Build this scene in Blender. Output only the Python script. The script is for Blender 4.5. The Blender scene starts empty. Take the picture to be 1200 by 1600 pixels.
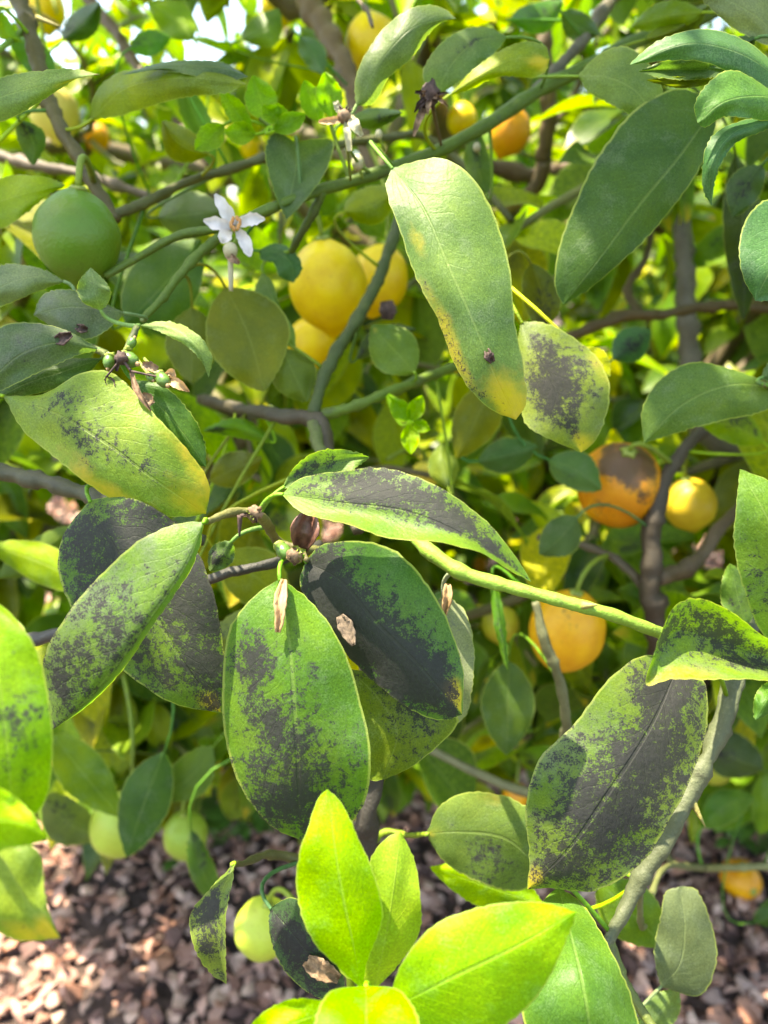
import bpy, bmesh, math, random
import numpy as np
from mathutils import Vector, Matrix, Quaternion, noise as mnoise

random.seed(11); RNG = np.random.default_rng(11)
scene = bpy.context.scene
COL = scene.collection

# ------------------------------------------------------------------ camera
CAM = np.array([0.0, 0.0, 1.2]); PITCH = math.radians(20)
FPX = 26.0/36.0*1600.0
FWD = np.array([0, math.cos(PITCH), -math.sin(PITCH)])
UPV = np.array([0, math.sin(PITCH), math.cos(PITCH)])
RGT = np.array([1.0, 0, 0])
cd = bpy.data.cameras.new('camera'); cam = bpy.data.objects.new('camera', cd); COL.objects.link(cam)
cam.location = CAM; cam.rotation_euler = (math.radians(90)-PITCH, 0, 0)
cd.sensor_fit = 'VERTICAL'; cd.sensor_height = 36; cd.sensor_width = 27; cd.lens = 26
cd.clip_start = 0.02; cd.clip_end = 500
cd.dof.use_dof = True; cd.dof.focus_distance = 0.335; cd.dof.aperture_fstop = 6.6
scene.camera = cam
scene.render.resolution_x = 768; scene.render.resolution_y = 1024

# ------------------------------------------------------------------ light
SUN_EL, SUN_AZ = math.radians(70), math.radians(-80)     # azimuth from +Y, clockwise seen from above
world = bpy.data.worlds.new('World'); scene.world = world; world.use_nodes = True
wn = world.node_tree; bg = wn.nodes['Background']
sky = wn.nodes.new('ShaderNodeTexSky'); sky.sky_type = 'NISHITA'; sky.sun_disc = False
sky.sun_elevation = SUN_EL; sky.sun_rotation = SUN_AZ; sky.air_density = 1.0; sky.dust_density = 1.5
wn.links.new(sky.outputs[0], bg.inputs[0]); bg.inputs[1].default_value = 0.15
sd = bpy.data.lights.new('sun', 'SUN'); sun = bpy.data.objects.new('sun', sd); COL.objects.link(sun)
sd.energy = 4.0; sd.angle = math.radians(0.5); sd.color = (1.0, 0.95, 0.86)
sv = Vector((math.sin(SUN_AZ)*math.cos(SUN_EL), math.cos(SUN_AZ)*math.cos(SUN_EL), math.sin(SUN_EL)))
sun.rotation_euler = sv.to_track_quat('Z', 'Y').to_euler(); sun.location = (0, 0, 6)
scene.view_settings.view_transform = 'Standard'; scene.view_settings.look = 'None'
scene.view_settings.exposure = 2.3; scene.view_settings.gamma = 1.0
scene.view_settings.use_white_balance = True; scene.view_settings.white_balance_temperature = 7700   # camera balanced for open shade
scene.cycles.max_bounces = 6; scene.cycles.transmission_bounces = 4; scene.cycles.diffuse_bounces = 3
scene.cycles.caustics_reflective = False; scene.cycles.caustics_refractive = False

# ------------------------------------------------------------------ helpers
def P(px, py, d):
    return CAM + RGT*((px-600)/FPX*d) + UPV*(-(py-800)/FPX*d) + FWD*d
def proj(p):
    v = np.asarray(p) - CAM; z = v@FWD
    if z <= 0.01: return (-9999, -9999, z)
    return (600+FPX*(v@RGT)/z, 800-FPX*(v@UPV)/z, z)

def spline(pts, n):
    """smooth curve through points, n samples, chord-length parameter"""
    p = np.asarray(pts, float); k = len(p)
    d = np.maximum(np.linalg.norm(np.diff(p[:, :2] if p.shape[1] < 4 else p, axis=0), axis=1), 1e-6)**0.75
    u = np.concatenate([[0], np.cumsum(d)]); u /= u[-1]
    tan = np.zeros_like(p)
    for i in range(k):
        if i == 0: tan[i] = (p[1]-p[0])/(u[1]-u[0])
        elif i == k-1: tan[i] = (p[-1]-p[-2])/(u[-1]-u[-2])
        else: tan[i] = ((p[i+1]-p[i])/(u[i+1]-u[i])*(u[i]-u[i-1]) + (p[i]-p[i-1])/(u[i]-u[i-1])*(u[i+1]-u[i]))/(u[i+1]-u[i-1])
    ts = np.linspace(0, 1, n); out = np.zeros((n, p.shape[1]))
    for j, t in enumerate(ts):
        i = min(max(np.searchsorted(u, t, side='right')-1, 0), k-2)
        h = u[i+1]-u[i]; x = (t-u[i])/h
        out[j] = (2*x**3-3*x**2+1)*p[i] + (x**3-2*x**2+x)*h*tan[i] + (-2*x**3+3*x**2)*p[i+1] + (x**3-x**2)*h*tan[i+1]
    return out

def link(name, me, parent=None, loc=(0, 0, 0), mat=None, color=None):
    o = bpy.data.objects.new(name, me); COL.objects.link(o)
    if parent is not None: o.parent = parent
    o.location = Vector([float(c) for c in loc])
    if mat is not None and me is not None and not me.materials: me.materials.append(mat)
    if color is not None: o.color = (*color, 1.0)
    return o
def tag(o, label=None, cat=None, group=None, kind=None):
    if label: o['label'] = label
    if cat: o['category'] = cat
    if group: o['group'] = group
    if kind: o['kind'] = kind
    return o
def mesh_from(name, V, F, smooth=True):
    me = bpy.data.meshes.new(name)
    me.from_pydata([tuple(map(float, v)) for v in V], [], [tuple(map(int, f)) for f in F])
    if smooth: me.polygons.foreach_set('use_smooth', [True]*len(me.polygons))
    me.update(); return me

def tube_geo(path, radii, seg=8, wob=0.0, seed=0):
    path = np.asarray(path, float); n = len(path)
    radii = np.asarray(radii, float)*np.ones(n)
    V = []; F = []
    t = np.gradient(path, axis=0); t /= np.maximum(np.linalg.norm(t, axis=1, keepdims=True), 1e-9)
    ref = np.array([0, 0, 1.0]) if abs(t[0][2]) < 0.9 else np.array([1.0, 0, 0])
    u = np.cross(t[0], ref); u /= np.linalg.norm(u)
    for i in range(n):
        u = u - t[i]*(u@t[i]); u /= max(np.linalg.norm(u), 1e-9); w = np.cross(t[i], u)
        for j in range(seg):
            a = 2*math.pi*j/seg
            r = radii[i]
            if wob: r *= 1 + wob*mnoise.noise((path[i][0]*60+seed, path[i][1]*60+math.cos(a)*.8, path[i][2]*60+math.sin(a)*.8))
            V.append(path[i] + (u*math.cos(a)+w*math.sin(a))*r)
    for i in range(n-1):
        for j in range(seg):
            a = i*seg+j; b = i*seg+(j+1) % seg
            F.append((a, b, b+seg, a+seg))
    F.append(tuple(range(seg-1, -1, -1))); F.append(tuple(range((n-1)*seg, n*seg)))
    return V, F

# ------------------------------------------------------------------ materials
def newmat(name):
    m = bpy.data.materials.new(name); m.use_nodes = True; m.node_tree.nodes.clear(); return m, m.node_tree
class NT:
    def __init__(s, nt): s.nt = nt
    def n(s, t, **kw):
        x = s.nt.nodes.new(t)
        for k, v in kw.items(): setattr(x, k, v)
        return x
    def set(s, node, i, v):
        if isinstance(v, bpy.types.NodeSocket): s.nt.links.new(v, node.inputs[i])
        else: node.inputs[i].default_value = v
    def math(s, op, a, b=0.0, c=None, clamp=False):
        x = s.n('ShaderNodeMath', operation=op, use_clamp=clamp); s.set(x, 0, a); s.set(x, 1, b)
        if c is not None: s.set(x, 2, c)
        return x.outputs[0]
    def sstep(s, v, lo, hi):
        x = s.n('ShaderNodeMapRange', interpolation_type='SMOOTHSTEP'); s.set(x, 0, v); s.set(x, 1, lo); s.set(x, 2, hi)
        return x.outputs[0]
    def mix(s, f, a, b, mode='MIX'):
        x = s.n('ShaderNodeMix', data_type='RGBA', blend_type=mode); s.set(x, 0, f); s.set(x, 6, a); s.set(x, 7, b)
        return x.outputs[2]
    def noise(s, vec, scale, detail=4, rough=.55, dist=0.0):
        x = s.n('ShaderNodeTexNoise'); s.set(x, 'Vector', vec); s.set(x, 'Scale', scale); s.set(x, 'Detail', detail)
        s.set(x, 'Roughness', rough); s.set(x, 'Distortion', dist); return x.outputs[0]

def leaf_material(name, stuff=False, simple=False, transl=0.42, rough=0.42):
    m, nt = newmat(name); g = NT(nt)
    tc = g.n('ShaderNodeTexCoord'); oi = g.n('ShaderNodeObjectInfo'); geo = g.n('ShaderNodeNewGeometry')
    if stuff:
        col = g.n('ShaderNodeAttribute', attribute_name='tint').outputs['Color']; vec = tc.outputs['Object']
    else:
        col = oi.outputs['Color']
        off = g.n('ShaderNodeVectorMath', operation='ADD'); nt.links.new(tc.outputs['Object'], off.inputs[0])
        sc = g.math('MULTIPLY', oi.outputs['Random'], 37.0); cb = g.n('ShaderNodeCombineXYZ')
        for i in range(3): g.set(cb, i, sc)
        nt.links.new(cb.outputs[0], off.inputs[1]); vec = off.outputs[0]
    uv = g.n('ShaderNodeUVMap', uv_map='UVMap'); sep = g.n('ShaderNodeSeparateXYZ'); nt.links.new(uv.outputs[0], sep.inputs[0])
    s_ = g.math('ABSOLUTE', g.math('MULTIPLY_ADD', sep.outputs[0], 2.0, -1.0)); t_ = sep.outputs[1]
    mk = g.n('ShaderNodeAttribute', attribute_name='mask'); ms = g.n('ShaderNodeSeparateColor'); nt.links.new(mk.outputs['Color'], ms.inputs[0])
    n1 = g.noise(vec, 75, 8, .66); n2 = g.noise(vec, 620, 3, .6); nlow = g.noise(vec, 28, 3, .5); n4 = g.noise(vec, 1300, 2, .5)
    # tone variation over the blade
    hsv = g.n('ShaderNodeHueSaturation'); g.set(hsv, 'Color', col)
    g.set(hsv, 'Value', g.math('MULTIPLY_ADD', nlow, 1.5, 0.25)); g.set(hsv, 'Saturation', 1.06); g.set(hsv, 'Hue', g.math('ADD', g.math('MULTIPLY_ADD', n1, 0.05, 0.476), g.math('MULTIPLY_ADD', nlow, -0.07, 0.035)))
    c = hsv.outputs[0]
    c = g.mix(1.0, c, g.mix(n4, (.45, .45, .45, 1), (1.6, 1.55, 1.5, 1)), 'MULTIPLY')
    c = g.mix(g.math('MULTIPLY', g.sstep(g.math('ADD', n1, g.math('MULTIPLY_ADD', n4, .5, -.25)), .52, .72), .16), c, (.30, .33, .26, 1))
    # stipple of oil glands
    vor = g.n('ShaderNodeTexVoronoi'); g.set(vor, 'Vector', vec); g.set(vor, 'Scale', 750.0)
    dots = g.sstep(vor.outputs['Distance'], 0.38, 0.12)
    c = g.mix(g.math('MULTIPLY', dots, 0.42), c, g.mix(1.0, c, (1.6, 1.5, 1.3, 1), 'MULTIPLY'))
    # veins
    wv = g.math('MULTIPLY_ADD', s_, -4.2, g.math('MULTIPLY', t_, 13.0)); wv = g.math('ADD', wv, g.math('MULTIPLY_ADD', nlow, 2.6, g.math('MULTIPLY', n1, .9)))
    fr = g.math('PINGPONG', wv, 0.5); vein = g.sstep(fr, 0.085, 0.01)
    vein = g.math('MULTIPLY', vein, g.sstep(s_, 0.95, 0.5))
    midr = g.sstep(s_, 0.042, 0.014)
    light = g.mix(1.0, c, (1.75, 1.55, 1.9, 1), 'MULTIPLY')
    c = g.mix(g.math('MULTIPLY', vein, 0.16), c, light)
    pale = g.mix(0.5, light, (0.36, 0.46, 0.16, 1))
    c = g.mix(g.math('MULTIPLY', midr, 0.34), c, pale)
    edge = g.sstep(g.math('MULTIPLY_ADD', n2, 0.02, s_), 0.965, 0.99)
    c = g.mix(g.math('MULTIPLY', edge, 0.6), c, (0.42, 0.50, 0.10, 1))
    # yellowing, sunlit rims painted in yellow, and brown flecks
    yv = g.math('ADD', ms.outputs[1], g.math('MULTIPLY_ADD', n1, 0.9, -0.45)); yel = g.math('MULTIPLY', g.sstep(yv, 0.25, 0.75), g.sstep(ms.outputs[1], 0.0, 0.15))
    c = g.mix(yel, c, g.mix(n1, (0.50, 0.47, 0.02, 1), (0.66, 0.46, 0.03, 1)))
    bv = g.math('ADD', ms.outputs[2], g.math('MULTIPLY_ADD', n2, 1.5, -0.75)); brn = g.math('MULTIPLY', g.sstep(bv, 0.5, 0.62), g.sstep(ms.outputs[2], 0.05, 0.2))
    c = g.mix(brn, c, (0.11, 0.055, 0.02, 1))
    # underside paler
    under = g.mix(0.18, c, (0.20, 0.26, 0.06, 1)); c = g.mix(geo.outputs['Backfacing'], c, under)
    clean = c
    # sooty mould
    n3 = g.noise(vec, 260, 5, .75)
    sv_ = g.math('ADD', ms.outputs[0], g.math('MULTIPLY_ADD', n1, 1.3, -0.65))
    sv_ = g.math('ADD', sv_, g.math('MULTIPLY_ADD', n3, 2.0, -1.0))
    sv_ = g.math('ADD', sv_, g.math('MULTIPLY_ADD', n4, 1.2, -0.6))
    soot = g.math('MULTIPLY', g.sstep(sv_, 0.40, 0.82), g.sstep(ms.outputs[0], 0.04, 0.22))
    haze = g.math('MULTIPLY', g.math('MULTIPLY', ms.outputs[0], g.sstep(nlow, .3, .65)), 0.55)
    sf = g.math('MAXIMUM', g.math('MULTIPLY', soot, 0.95), haze)
    sf = g.math('MULTIPLY', sf, g.math('SUBTRACT', 1.0, geo.outputs['Backfacing']))
    scol = g.mix(n2, (0.012, 0.011, 0.014, 1), (0.056, 0.052, 0.060, 1))
    fm = g.math('MULTIPLY', mk.outputs['Alpha'], g.sstep(g.math('ADD', n1, g.math('MULTIPLY_ADD', n4, .4, -.2)), .34, .66))
    fm = g.math('MULTIPLY', fm, g.math('SUBTRACT', 1.0, geo.outputs['Backfacing'])); c = g.mix(fm, c, (.155, .15, .145, 1))
    c = g.mix(sf, c, scol)
    bs = g.n('ShaderNodeBsdfPrincipled'); g.set(bs, 'Base Color', c)
    rr = g.math('ADD', g.math('MULTIPLY_ADD', sf, 0.22, rough), g.math('MULTIPLY_ADD', n2, 0.2, -0.1)); g.set(bs, 'Roughness', rr)
    g.set(bs, 'Specular IOR Level', 0.27)
    if not simple:
        h = g.math('ADD', g.math('MULTIPLY', g.math('MULTIPLY', vein, nlow), -0.4), g.math('MULTIPLY', midr, -1.0))
        h = g.math('ADD', h, g.math('MULTIPLY', n2, 0.35)); h = g.math('ADD', h, g.math('MULTIPLY', n1, 2.2))
        bm_ = g.n('ShaderNodeBump'); g.set(bm_, 'Strength', 0.45); g.set(bm_, 'Distance', 0.0009); g.set(bm_, 'Height', h)
        nt.links.new(bm_.outputs[0], bs.inputs['Normal'])
    tr = g.n('ShaderNodeBsdfTranslucent'); tcol = g.mix(1.0, clean, (1.28, 1.48, 0.38, 1), 'MULTIPLY')
    tcol = g.mix(g.math('MULTIPLY', soot, 0.85), tcol, (0.01, 0.01, 0.01, 1)); g.set(tr, 'Color', tcol)
    mx = g.n('ShaderNodeMixShader'); g.set(mx, 0, transl); nt.links.new(bs.outputs[0], mx.inputs[1]); nt.links.new(tr.outputs[0], mx.inputs[2])
    out = g.n('ShaderNodeOutputMaterial'); nt.links.new(mx.outputs[0], out.inputs[0]); return m

M_LEAF = leaf_material('lemon_leaf'); M_YOUNG = leaf_material('young_leaf', transl=0.5, rough=0.5)
M_FOL = leaf_material('foliage', stuff=True, simple=True, rough=.34)

def bark_material(name, stuff=False):
    m, nt = newmat(name); g = NT(nt)
    tc = g.n('ShaderNodeTexCoord'); oi = g.n('ShaderNodeObjectInfo')
    col = g.n('ShaderNodeAttribute', attribute_name='tint').outputs['Color'] if stuff else oi.outputs['Color']
    vec = tc.outputs['Object']
    n1 = g.noise(vec, 60, 6, .65); n2 = g.noise(vec, 500, 4, .6); n3 = g.noise(vec, 18, 3, .5)
    hsv = g.n('ShaderNodeHueSaturation'); g.set(hsv, 'Color', col); g.set(hsv, 'Value', g.math('MULTIPLY_ADD', n1, 1.3, 0.45)); g.set(hsv, 'Saturation', 1.25)
    c = hsv.outputs[0]
    c = g.mix(g.math('MULTIPLY', g.sstep(n2, 0.56, 0.68), 0.35), c, g.mix(1.0, c, (2.2, 2.0, 2.2, 1), 'MULTIPLY'))
    c = g.mix(g.math('MULTIPLY', g.sstep(g.math('ADD', n1, g.math('MULTIPLY_ADD', n3, .6, -.3)), 0.58, 0.70), 0.5), c, (0.034, 0.031, 0.022, 1))
    bs = g.n('ShaderNodeBsdfPrincipled'); g.set(bs, 'Base Color', c); g.set(bs, 'Roughness', 0.62)
    bm_ = g.n('ShaderNodeBump'); g.set(bm_, 'Strength', 0.6); g.set(bm_, 'Distance', 0.002)
    g.set(bm_, 'Height', g.math('ADD', n1, g.math('MULTIPLY', n2, 0.5))); nt.links.new(bm_.outputs[0], bs.inputs['Normal'])
    out = g.n('ShaderNodeOutputMaterial'); nt.links.new(bs.outputs[0], out.inputs[0]); return m
M_BARK = bark_material('bark')

def lemon_material():
    m, nt = newmat('lemon_peel'); g = NT(nt)
    tc = g.n('ShaderNodeTexCoord'); oi = g.n('ShaderNodeObjectInfo'); vec = tc.outputs['Object']
    off = g.n('ShaderNodeVectorMath', operation='ADD'); nt.links.new(vec, off.inputs[0])
    cb = g.n('ShaderNodeCombineXYZ'); g.set(cb, 0, g.math('MULTIPLY', oi.outputs['Random'], 9.0)); nt.links.new(cb.outputs[0], off.inputs[1]); vec = off.outputs[0]
    n1 = g.noise(vec, 40, 5, .6); n2 = g.noise(vec, 300, 3, .6)
    vor = g.n('ShaderNodeTexVoronoi'); g.set(vor, 'Vector', vec); g.set(vor, 'Scale', 480.0)
    hsv = g.n('ShaderNodeHueSaturation'); g.set(hsv, 'Color', oi.outputs['Color']); g.set(hsv, 'Value', g.math('MULTIPLY_ADD', n1, 0.5, 0.75)); g.set(hsv, 'Hue', g.math('MULTIPLY_ADD', n1, 0.05, 0.476))
    c = g.mix(g.math('MULTIPLY', g.sstep(n2, .58, .72), .3), hsv.outputs[0], g.mix(1.0, hsv.outputs[0], (.55, .5, .4, 1), 'MULTIPLY'))
    c = g.mix(g.math('MULTIPLY', g.sstep(vor.outputs['Distance'], .35, .1), .18), c, g.mix(1.0, c, (.6, .6, .5, 1), 'MULTIPLY'))
    mk = g.n('ShaderNodeAttribute', attribute_name='mask'); ms = g.n('ShaderNodeSeparateColor'); nt.links.new(mk.outputs['Color'], ms.inputs[0])
    sv_ = g.math('ADD', ms.outputs[0], g.math('MULTIPLY_ADD', n1, 1.6, -.8)); sv_ = g.math('ADD', sv_, g.math('MULTIPLY_ADD', n2, .6, -.3))
    soot = g.math('MULTIPLY', g.sstep(sv_, .42, .75), g.sstep(ms.outputs[0], .03, .2)); c = g.mix(g.math('MULTIPLY', soot, .88), c, (.03, .026, .025, 1))
    bs = g.n('ShaderNodeBsdfPrincipled'); g.set(bs, 'Base Color', c); g.set(bs, 'Roughness', .42); g.set(bs, 'Specular IOR Level', .4)
    g.set(bs, 'Subsurface Weight', .05); g.set(bs, 'Subsurface Radius', (.01, .006, .002)); g.set(bs, 'Subsurface Scale', .5)
    bm_ = g.n('ShaderNodeBump'); g.set(bm_, 'Strength', .22); g.set(bm_, 'Distance', .0008)
    g.set(bm_, 'Height', g.math('ADD', vor.outputs['Distance'], g.math('MULTIPLY', n1, 2.0))); nt.links.new(bm_.outputs[0], bs.inputs['Normal'])
    out = g.n('ShaderNodeOutputMaterial'); nt.links.new(bs.outputs[0], out.inputs[0]); return m
M_LEMON = lemon_material()

def plain_material(name, col, rough=.6, transl=0.0, var=.5, scale=200, col2=None):
    m, nt = newmat(name); g = NT(nt); tc = g.n('ShaderNodeTexCoord')
    n1 = g.noise(tc.outputs['Object'], scale, 5, .6)
    c2 = col2 or tuple(x*(1-var) for x in col)
    c = g.mix(g.sstep(n1, .3, .7), (*c2, 1), (*col, 1))
    bs = g.n('ShaderNodeBsdfPrincipled'); g.set(bs, 'Base Color', c); g.set(bs, 'Roughness', rough)
    bm_ = g.n('ShaderNodeBump'); g.set(bm_, 'Strength', .4); g.set(bm_, 'Distance', .001); g.set(bm_, 'Height', n1); nt.links.new(bm_.outputs[0], bs.inputs['Normal'])
    out = g.n('ShaderNodeOutputMaterial'); s = bs.outputs[0]
    if transl:
        tr = g.n('ShaderNodeBsdfTranslucent'); g.set(tr, 'Color', c); mx = g.n('ShaderNodeMixShader'); g.set(mx, 0, transl)
        nt.links.new(s, mx.inputs[1]); nt.links.new(tr.outputs[0], mx.inputs[2]); s = mx.outputs[0]
    nt.links.new(s, out.inputs[0]); return m
M_PETAL = plain_material('petal_white', (.82, .79, .76), .5, .35, .12)
M_STAMEN = plain_material('stamen_tan', (.55, .28, .08), .6, 0, .4)
M_DRY = plain_material('dry_flower', (.34, .22, .12), .7, .1, .7, 300)
M_DRYDARK = plain_material('dry_flower_dark', (.10, .06, .045), .8, 0, .7, 400)
M_CREAM = plain_material('cream_bud', (.52, .50, .30), .5, .2, .2)
M_TAN = plain_material('dry_petal', (.56, .36, .17), .6, .25, .35, 250)
M_SCRAP = plain_material('dead_scrap', (.17, .125, .085), .8, 0, .65, 500)
M_FRUITLET = plain_material('fruitlet_green', (.10, .21, .03), .35, 0, .45, 300)
M_CALYX = plain_material('calyx_green', (.30, .38, .06), .5, 0, .4, 300)

# ------------------------------------------------------------------ ground
def ground_material():
    m, nt = newmat('mulch_soil'); g = NT(nt); tc = g.n('ShaderNodeTexCoord'); vec = tc.outputs['Object']
    vor = g.n('ShaderNodeTexVoronoi'); g.set(vor, 'Vector', vec); g.set(vor, 'Scale', 26.0); g.set(vor, 'Randomness', 1.0)
    hs = g.n('ShaderNodeSeparateColor'); nt.links.new(vor.outputs['Color'], hs.inputs[0])
    n1 = g.noise(vec, 60, 6, .6); n0 = g.noise(vec, 1.5, 4, .6)
    c = g.mix(hs.outputs[0], (.045, .03, .025, 1), (.20, .13, .10, 1)); c = g.mix(n1, g.mix(1.0, c, (.5, .5, .5, 1), 'MULTIPLY'), c)
    c = g.mix(g.sstep(n0, .5, .7), c, g.mix(1.0, c, (1.25, 1.2, 1.1, 1), 'MULTIPLY'))
    bs = g.n('ShaderNodeBsdfPrincipled'); g.set(bs, 'Base Color', c); g.set(bs, 'Roughness', .85)
    bm_ = g.n('ShaderNodeBump'); g.set(bm_, 'Strength', 1.0); g.set(bm_, 'Distance', .02); g.set(bm_, 'Height', g.math('ADD', vor.outputs['Distance'], n1)); nt.links.new(bm_.outputs[0], bs.inputs['Normal'])
    out = g.n('ShaderNodeOutputMaterial'); nt.links.new(bs.outputs[0], out.inputs[0]); return m
S = 120
ground = tag(link('ground', mesh_from('ground', [(-S, -S, 0), (S, -S, 0), (S, S, 0), (-S, S, 0)], [(0, 1, 2, 3)], False), mat=ground_material()), kind='structure')

def chip_material():
    m, nt = newmat('bark_chip'); g = NT(nt); tc = g.n('ShaderNodeTexCoord'); a = g.n('ShaderNodeAttribute', attribute_name='tint'); oi = g.n('ShaderNodeObjectInfo')
    n1 = g.noise(tc.outputs['Object'], 140, 5, .65)
    c = g.mix(1.0, a.outputs['Color'], oi.outputs['Color'], 'MULTIPLY')
    c = g.mix(n1, g.mix(1.0, c, (.45, .42, .4, 1), 'MULTIPLY'), g.mix(1.0, c, (1.4, 1.4, 1.4, 1), 'MULTIPLY'))
    bs = g.n('ShaderNodeBsdfPrincipled'); g.set(bs, 'Base Color', c); g.set(bs, 'Roughness', .75)
    bm_ = g.n('ShaderNodeBump'); g.set(bm_, 'Strength', .6); g.set(bm_, 'Distance', .003); g.set(bm_, 'Height', n1); nt.links.new(bm_.outputs[0], bs.inputs['Normal'])
    out = g.n('ShaderNodeOutputMaterial'); nt.links.new(bs.outputs[0], out.inputs[0]); return m
M_CHIP = chip_material()
def chip_template(k):
    r = random.Random(k); n = r.choice([5, 6, 7, 8]); a = r.uniform(.35, .95)
    cx = r.uniform(2, 30); V = []
    ring = []
    for i in range(n):
        th = 2*math.pi*i/n + r.uniform(-.25, .25); rr = r.uniform(.55, 1.25)
        x, y = math.cos(th)*rr*.019, math.sin(th)*rr*.019*a
        ring.append((x, y, -cx*x*x*.9 + r.uniform(-.0015, .0015)+cx*.5*y*y))
    th_ = r.uniform(.002, .006)
    V = [(0, 0, r.uniform(.0, .003))] + ring + [(x*.93, y*.93, z-th_) for x, y, z in ring]
    F = [(0, 1+i, 1+(i+1) % n) for i in range(n)] + [(1+i, 1+n+i, 1+n+(i+1) % n, 1+(i+1) % n) for i in range(n)]
    return np.array(V), F
CHIPS = [chip_template(k) for k in range(16)]
CHIPCOL = [(r*1.5, g*1.3, b*1.22) for r, g, b in [(.30, .20, .155), (.36, .25, .20), (.22, .13, .095), (.40, .29, .235), (.14, .085, .065), (.30, .17, .11), (.26, .20, .17), (.44, .35, .28), (.09, .055, .045)]]

def rotm(rx, ry, rz): 
    return np.array(Matrix.Rotation(rz, 3, 'Z') @ Matrix.Rotation(ry, 3, 'Y') @ Matrix.Rotation(rx, 3, 'X'))
chips = []
def scatter_chips(x0, x1, y0, y1, dens, smin, smax):
    for _ in range(int((x1-x0)*(y1-y0)*dens)):
        x, y = RNG.uniform(x0, x1), RNG.uniform(y0, y1)
        s = RNG.uniform(smin, smax); z = RNG.uniform(.002, .026)
        chips.append((x, y, z, s, rotm(RNG.normal(0, .5), RNG.normal(0, .5), RNG.uniform(0, 6.28)), RNG.integers(len(CHIPS)), RNG.integers(len(CHIPCOL))))
scatter_chips(-1.3, 1.3, .75, 1.9, 3000, .35, 1.25)
scatter_chips(-2.2, 2.2, 1.9, 3.6, 900, .8, 1.6)
order = []
for i, c in enumerate(chips):
    px, py, d = proj(c[:3])
    vis = (0 < px < 1200 and 0 < py < 1600) and ((px < 480 and py > 1340) or (px > 950 and py > 1420))
    order.append((-(c[3]/d) if vis and c[2] > .012 else 1, i))
order.sort(); single = set(i for k, i in order[:300] if k < 0)
chip_me = []
for k, (V, F) in enumerate(CHIPS):
    me = mesh_from('chip_piece', V, F, False); at = me.attributes.new('tint', 'FLOAT_COLOR', 'POINT')
    at.data.foreach_set('color', np.ones((len(V), 4)).ravel()); me.materials.append(M_CHIP); chip_me.append(me)
VV, FF, CC = [], [], []; off = 0
for i, (x, y, z, s, R, k, c) in enumerate(chips):
    if i in single:
        o = link('bark_chip', chip_me[k], ground, (x, y, z), color=CHIPCOL[c]); o.scale = (s, s, s); o.rotation_euler = Matrix(R.tolist()).to_euler()
    else:
        V, F = CHIPS[k]; VV.append((V*s)@R.T + (x, y, z)); FF += [tuple(a+off for a in f) for f in F]; off += len(V)
        CC.append(np.tile((*CHIPCOL[c], 1.0), (len(V), 1)))
me = bpy.data.meshes.new('mulch'); VV = np.concatenate(VV); me.from_pydata(VV.tolist(), [], FF); me.update()
me.attributes.new('tint', 'FLOAT_COLOR', 'POINT').data.foreach_set('color', np.concatenate(CC).ravel())
mo = link('mulch', me, ground, mat=M_CHIP, color=(1, 1, 1)); tag(mo, 'brown bark mulch and dry leaf litter covering the soil', kind='stuff')

# ------------------------------------------------------------------ the tree root, hero branches
TB = np.array([0.50, 1.75, 0.0])
tree = bpy.data.objects.new('lemon_tree', None); COL.objects.link(tree); tree.location = TB
tag(tree, 'lemon tree with sooty mould on its leaves, thorny green branches over bark mulch', 'tree')
GRN = (.12, .19, .045); LGRN = (.31, .47, .13); OLV = (.13, .14, .05); BRN = (.15, .11, .055); GRY = (.16, .145, .095); DRK = (.055, .05, .04)
BK = .58
BP = []      # points of hero branches (world)
ANCH = []    # hero branch roots that need the tree skeleton
def branch(pts, rpx, color, root=True, name='branch', n=None, wob=.45, parent=None, label=None, reg=True):
    color = tuple(c*BK for c in color)
    """pts: [(x,y,depth)] first is the root end; rpx radius in photo pixels (single or list)"""
    n = n or max(16, 9*len(pts))
    q = spline(pts, n); W = np.array([P(*p) for p in q])
    rr = np.interp(np.linspace(0, 1, n), np.linspace(0, 1, len(rpx)), rpx) if isinstance(rpx, (list, tuple)) else np.ones(n)*rpx
    R = rr*q[:, 2]/FPX
    R = R*.9*(1+.10*np.sin(np.linspace(0, n*.9, n))*RNG.uniform(.3, 1, n)); R[3:-2] *= 1+(.2 if wob > .3 else .1)*(RNG.random(n-5) < .12); W[1:-1] += RNG.normal(0, 1, (n-2, 3))*R[1:-1, None]*(.05 if wob > .3 else .0)
    V, F = tube_geo(W-W[0], R, 10, wob, RNG.uniform(0, 50))
    o = link(name, mesh_from(name, V, F), parent or tree, W[0]-TB, M_BARK, color)
    if label: o['label'] = label
    if reg:
        for w, r in zip(W, R): BP.append((w, r))
    if root: ANCH.append((W[0], W[1], R[0], color))
    o['_w0'] = 1; del o['_w0']
    return o, W, R
def thorn(br, p0, p1, d):
    o, W0, R0 = br; a, b = P(*p0, d), P(*p1, d-.004)
    path = np.array([a+(b-a)*t for t in np.linspace(0, 1, 6)]); V, F = tube_geo(path-a, np.linspace(.0022, .0003, 6), 6)
    link('thorn', mesh_from('thorn', V, F), o, a-W0[0], M_BARK, (.26, .24, .10))

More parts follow.
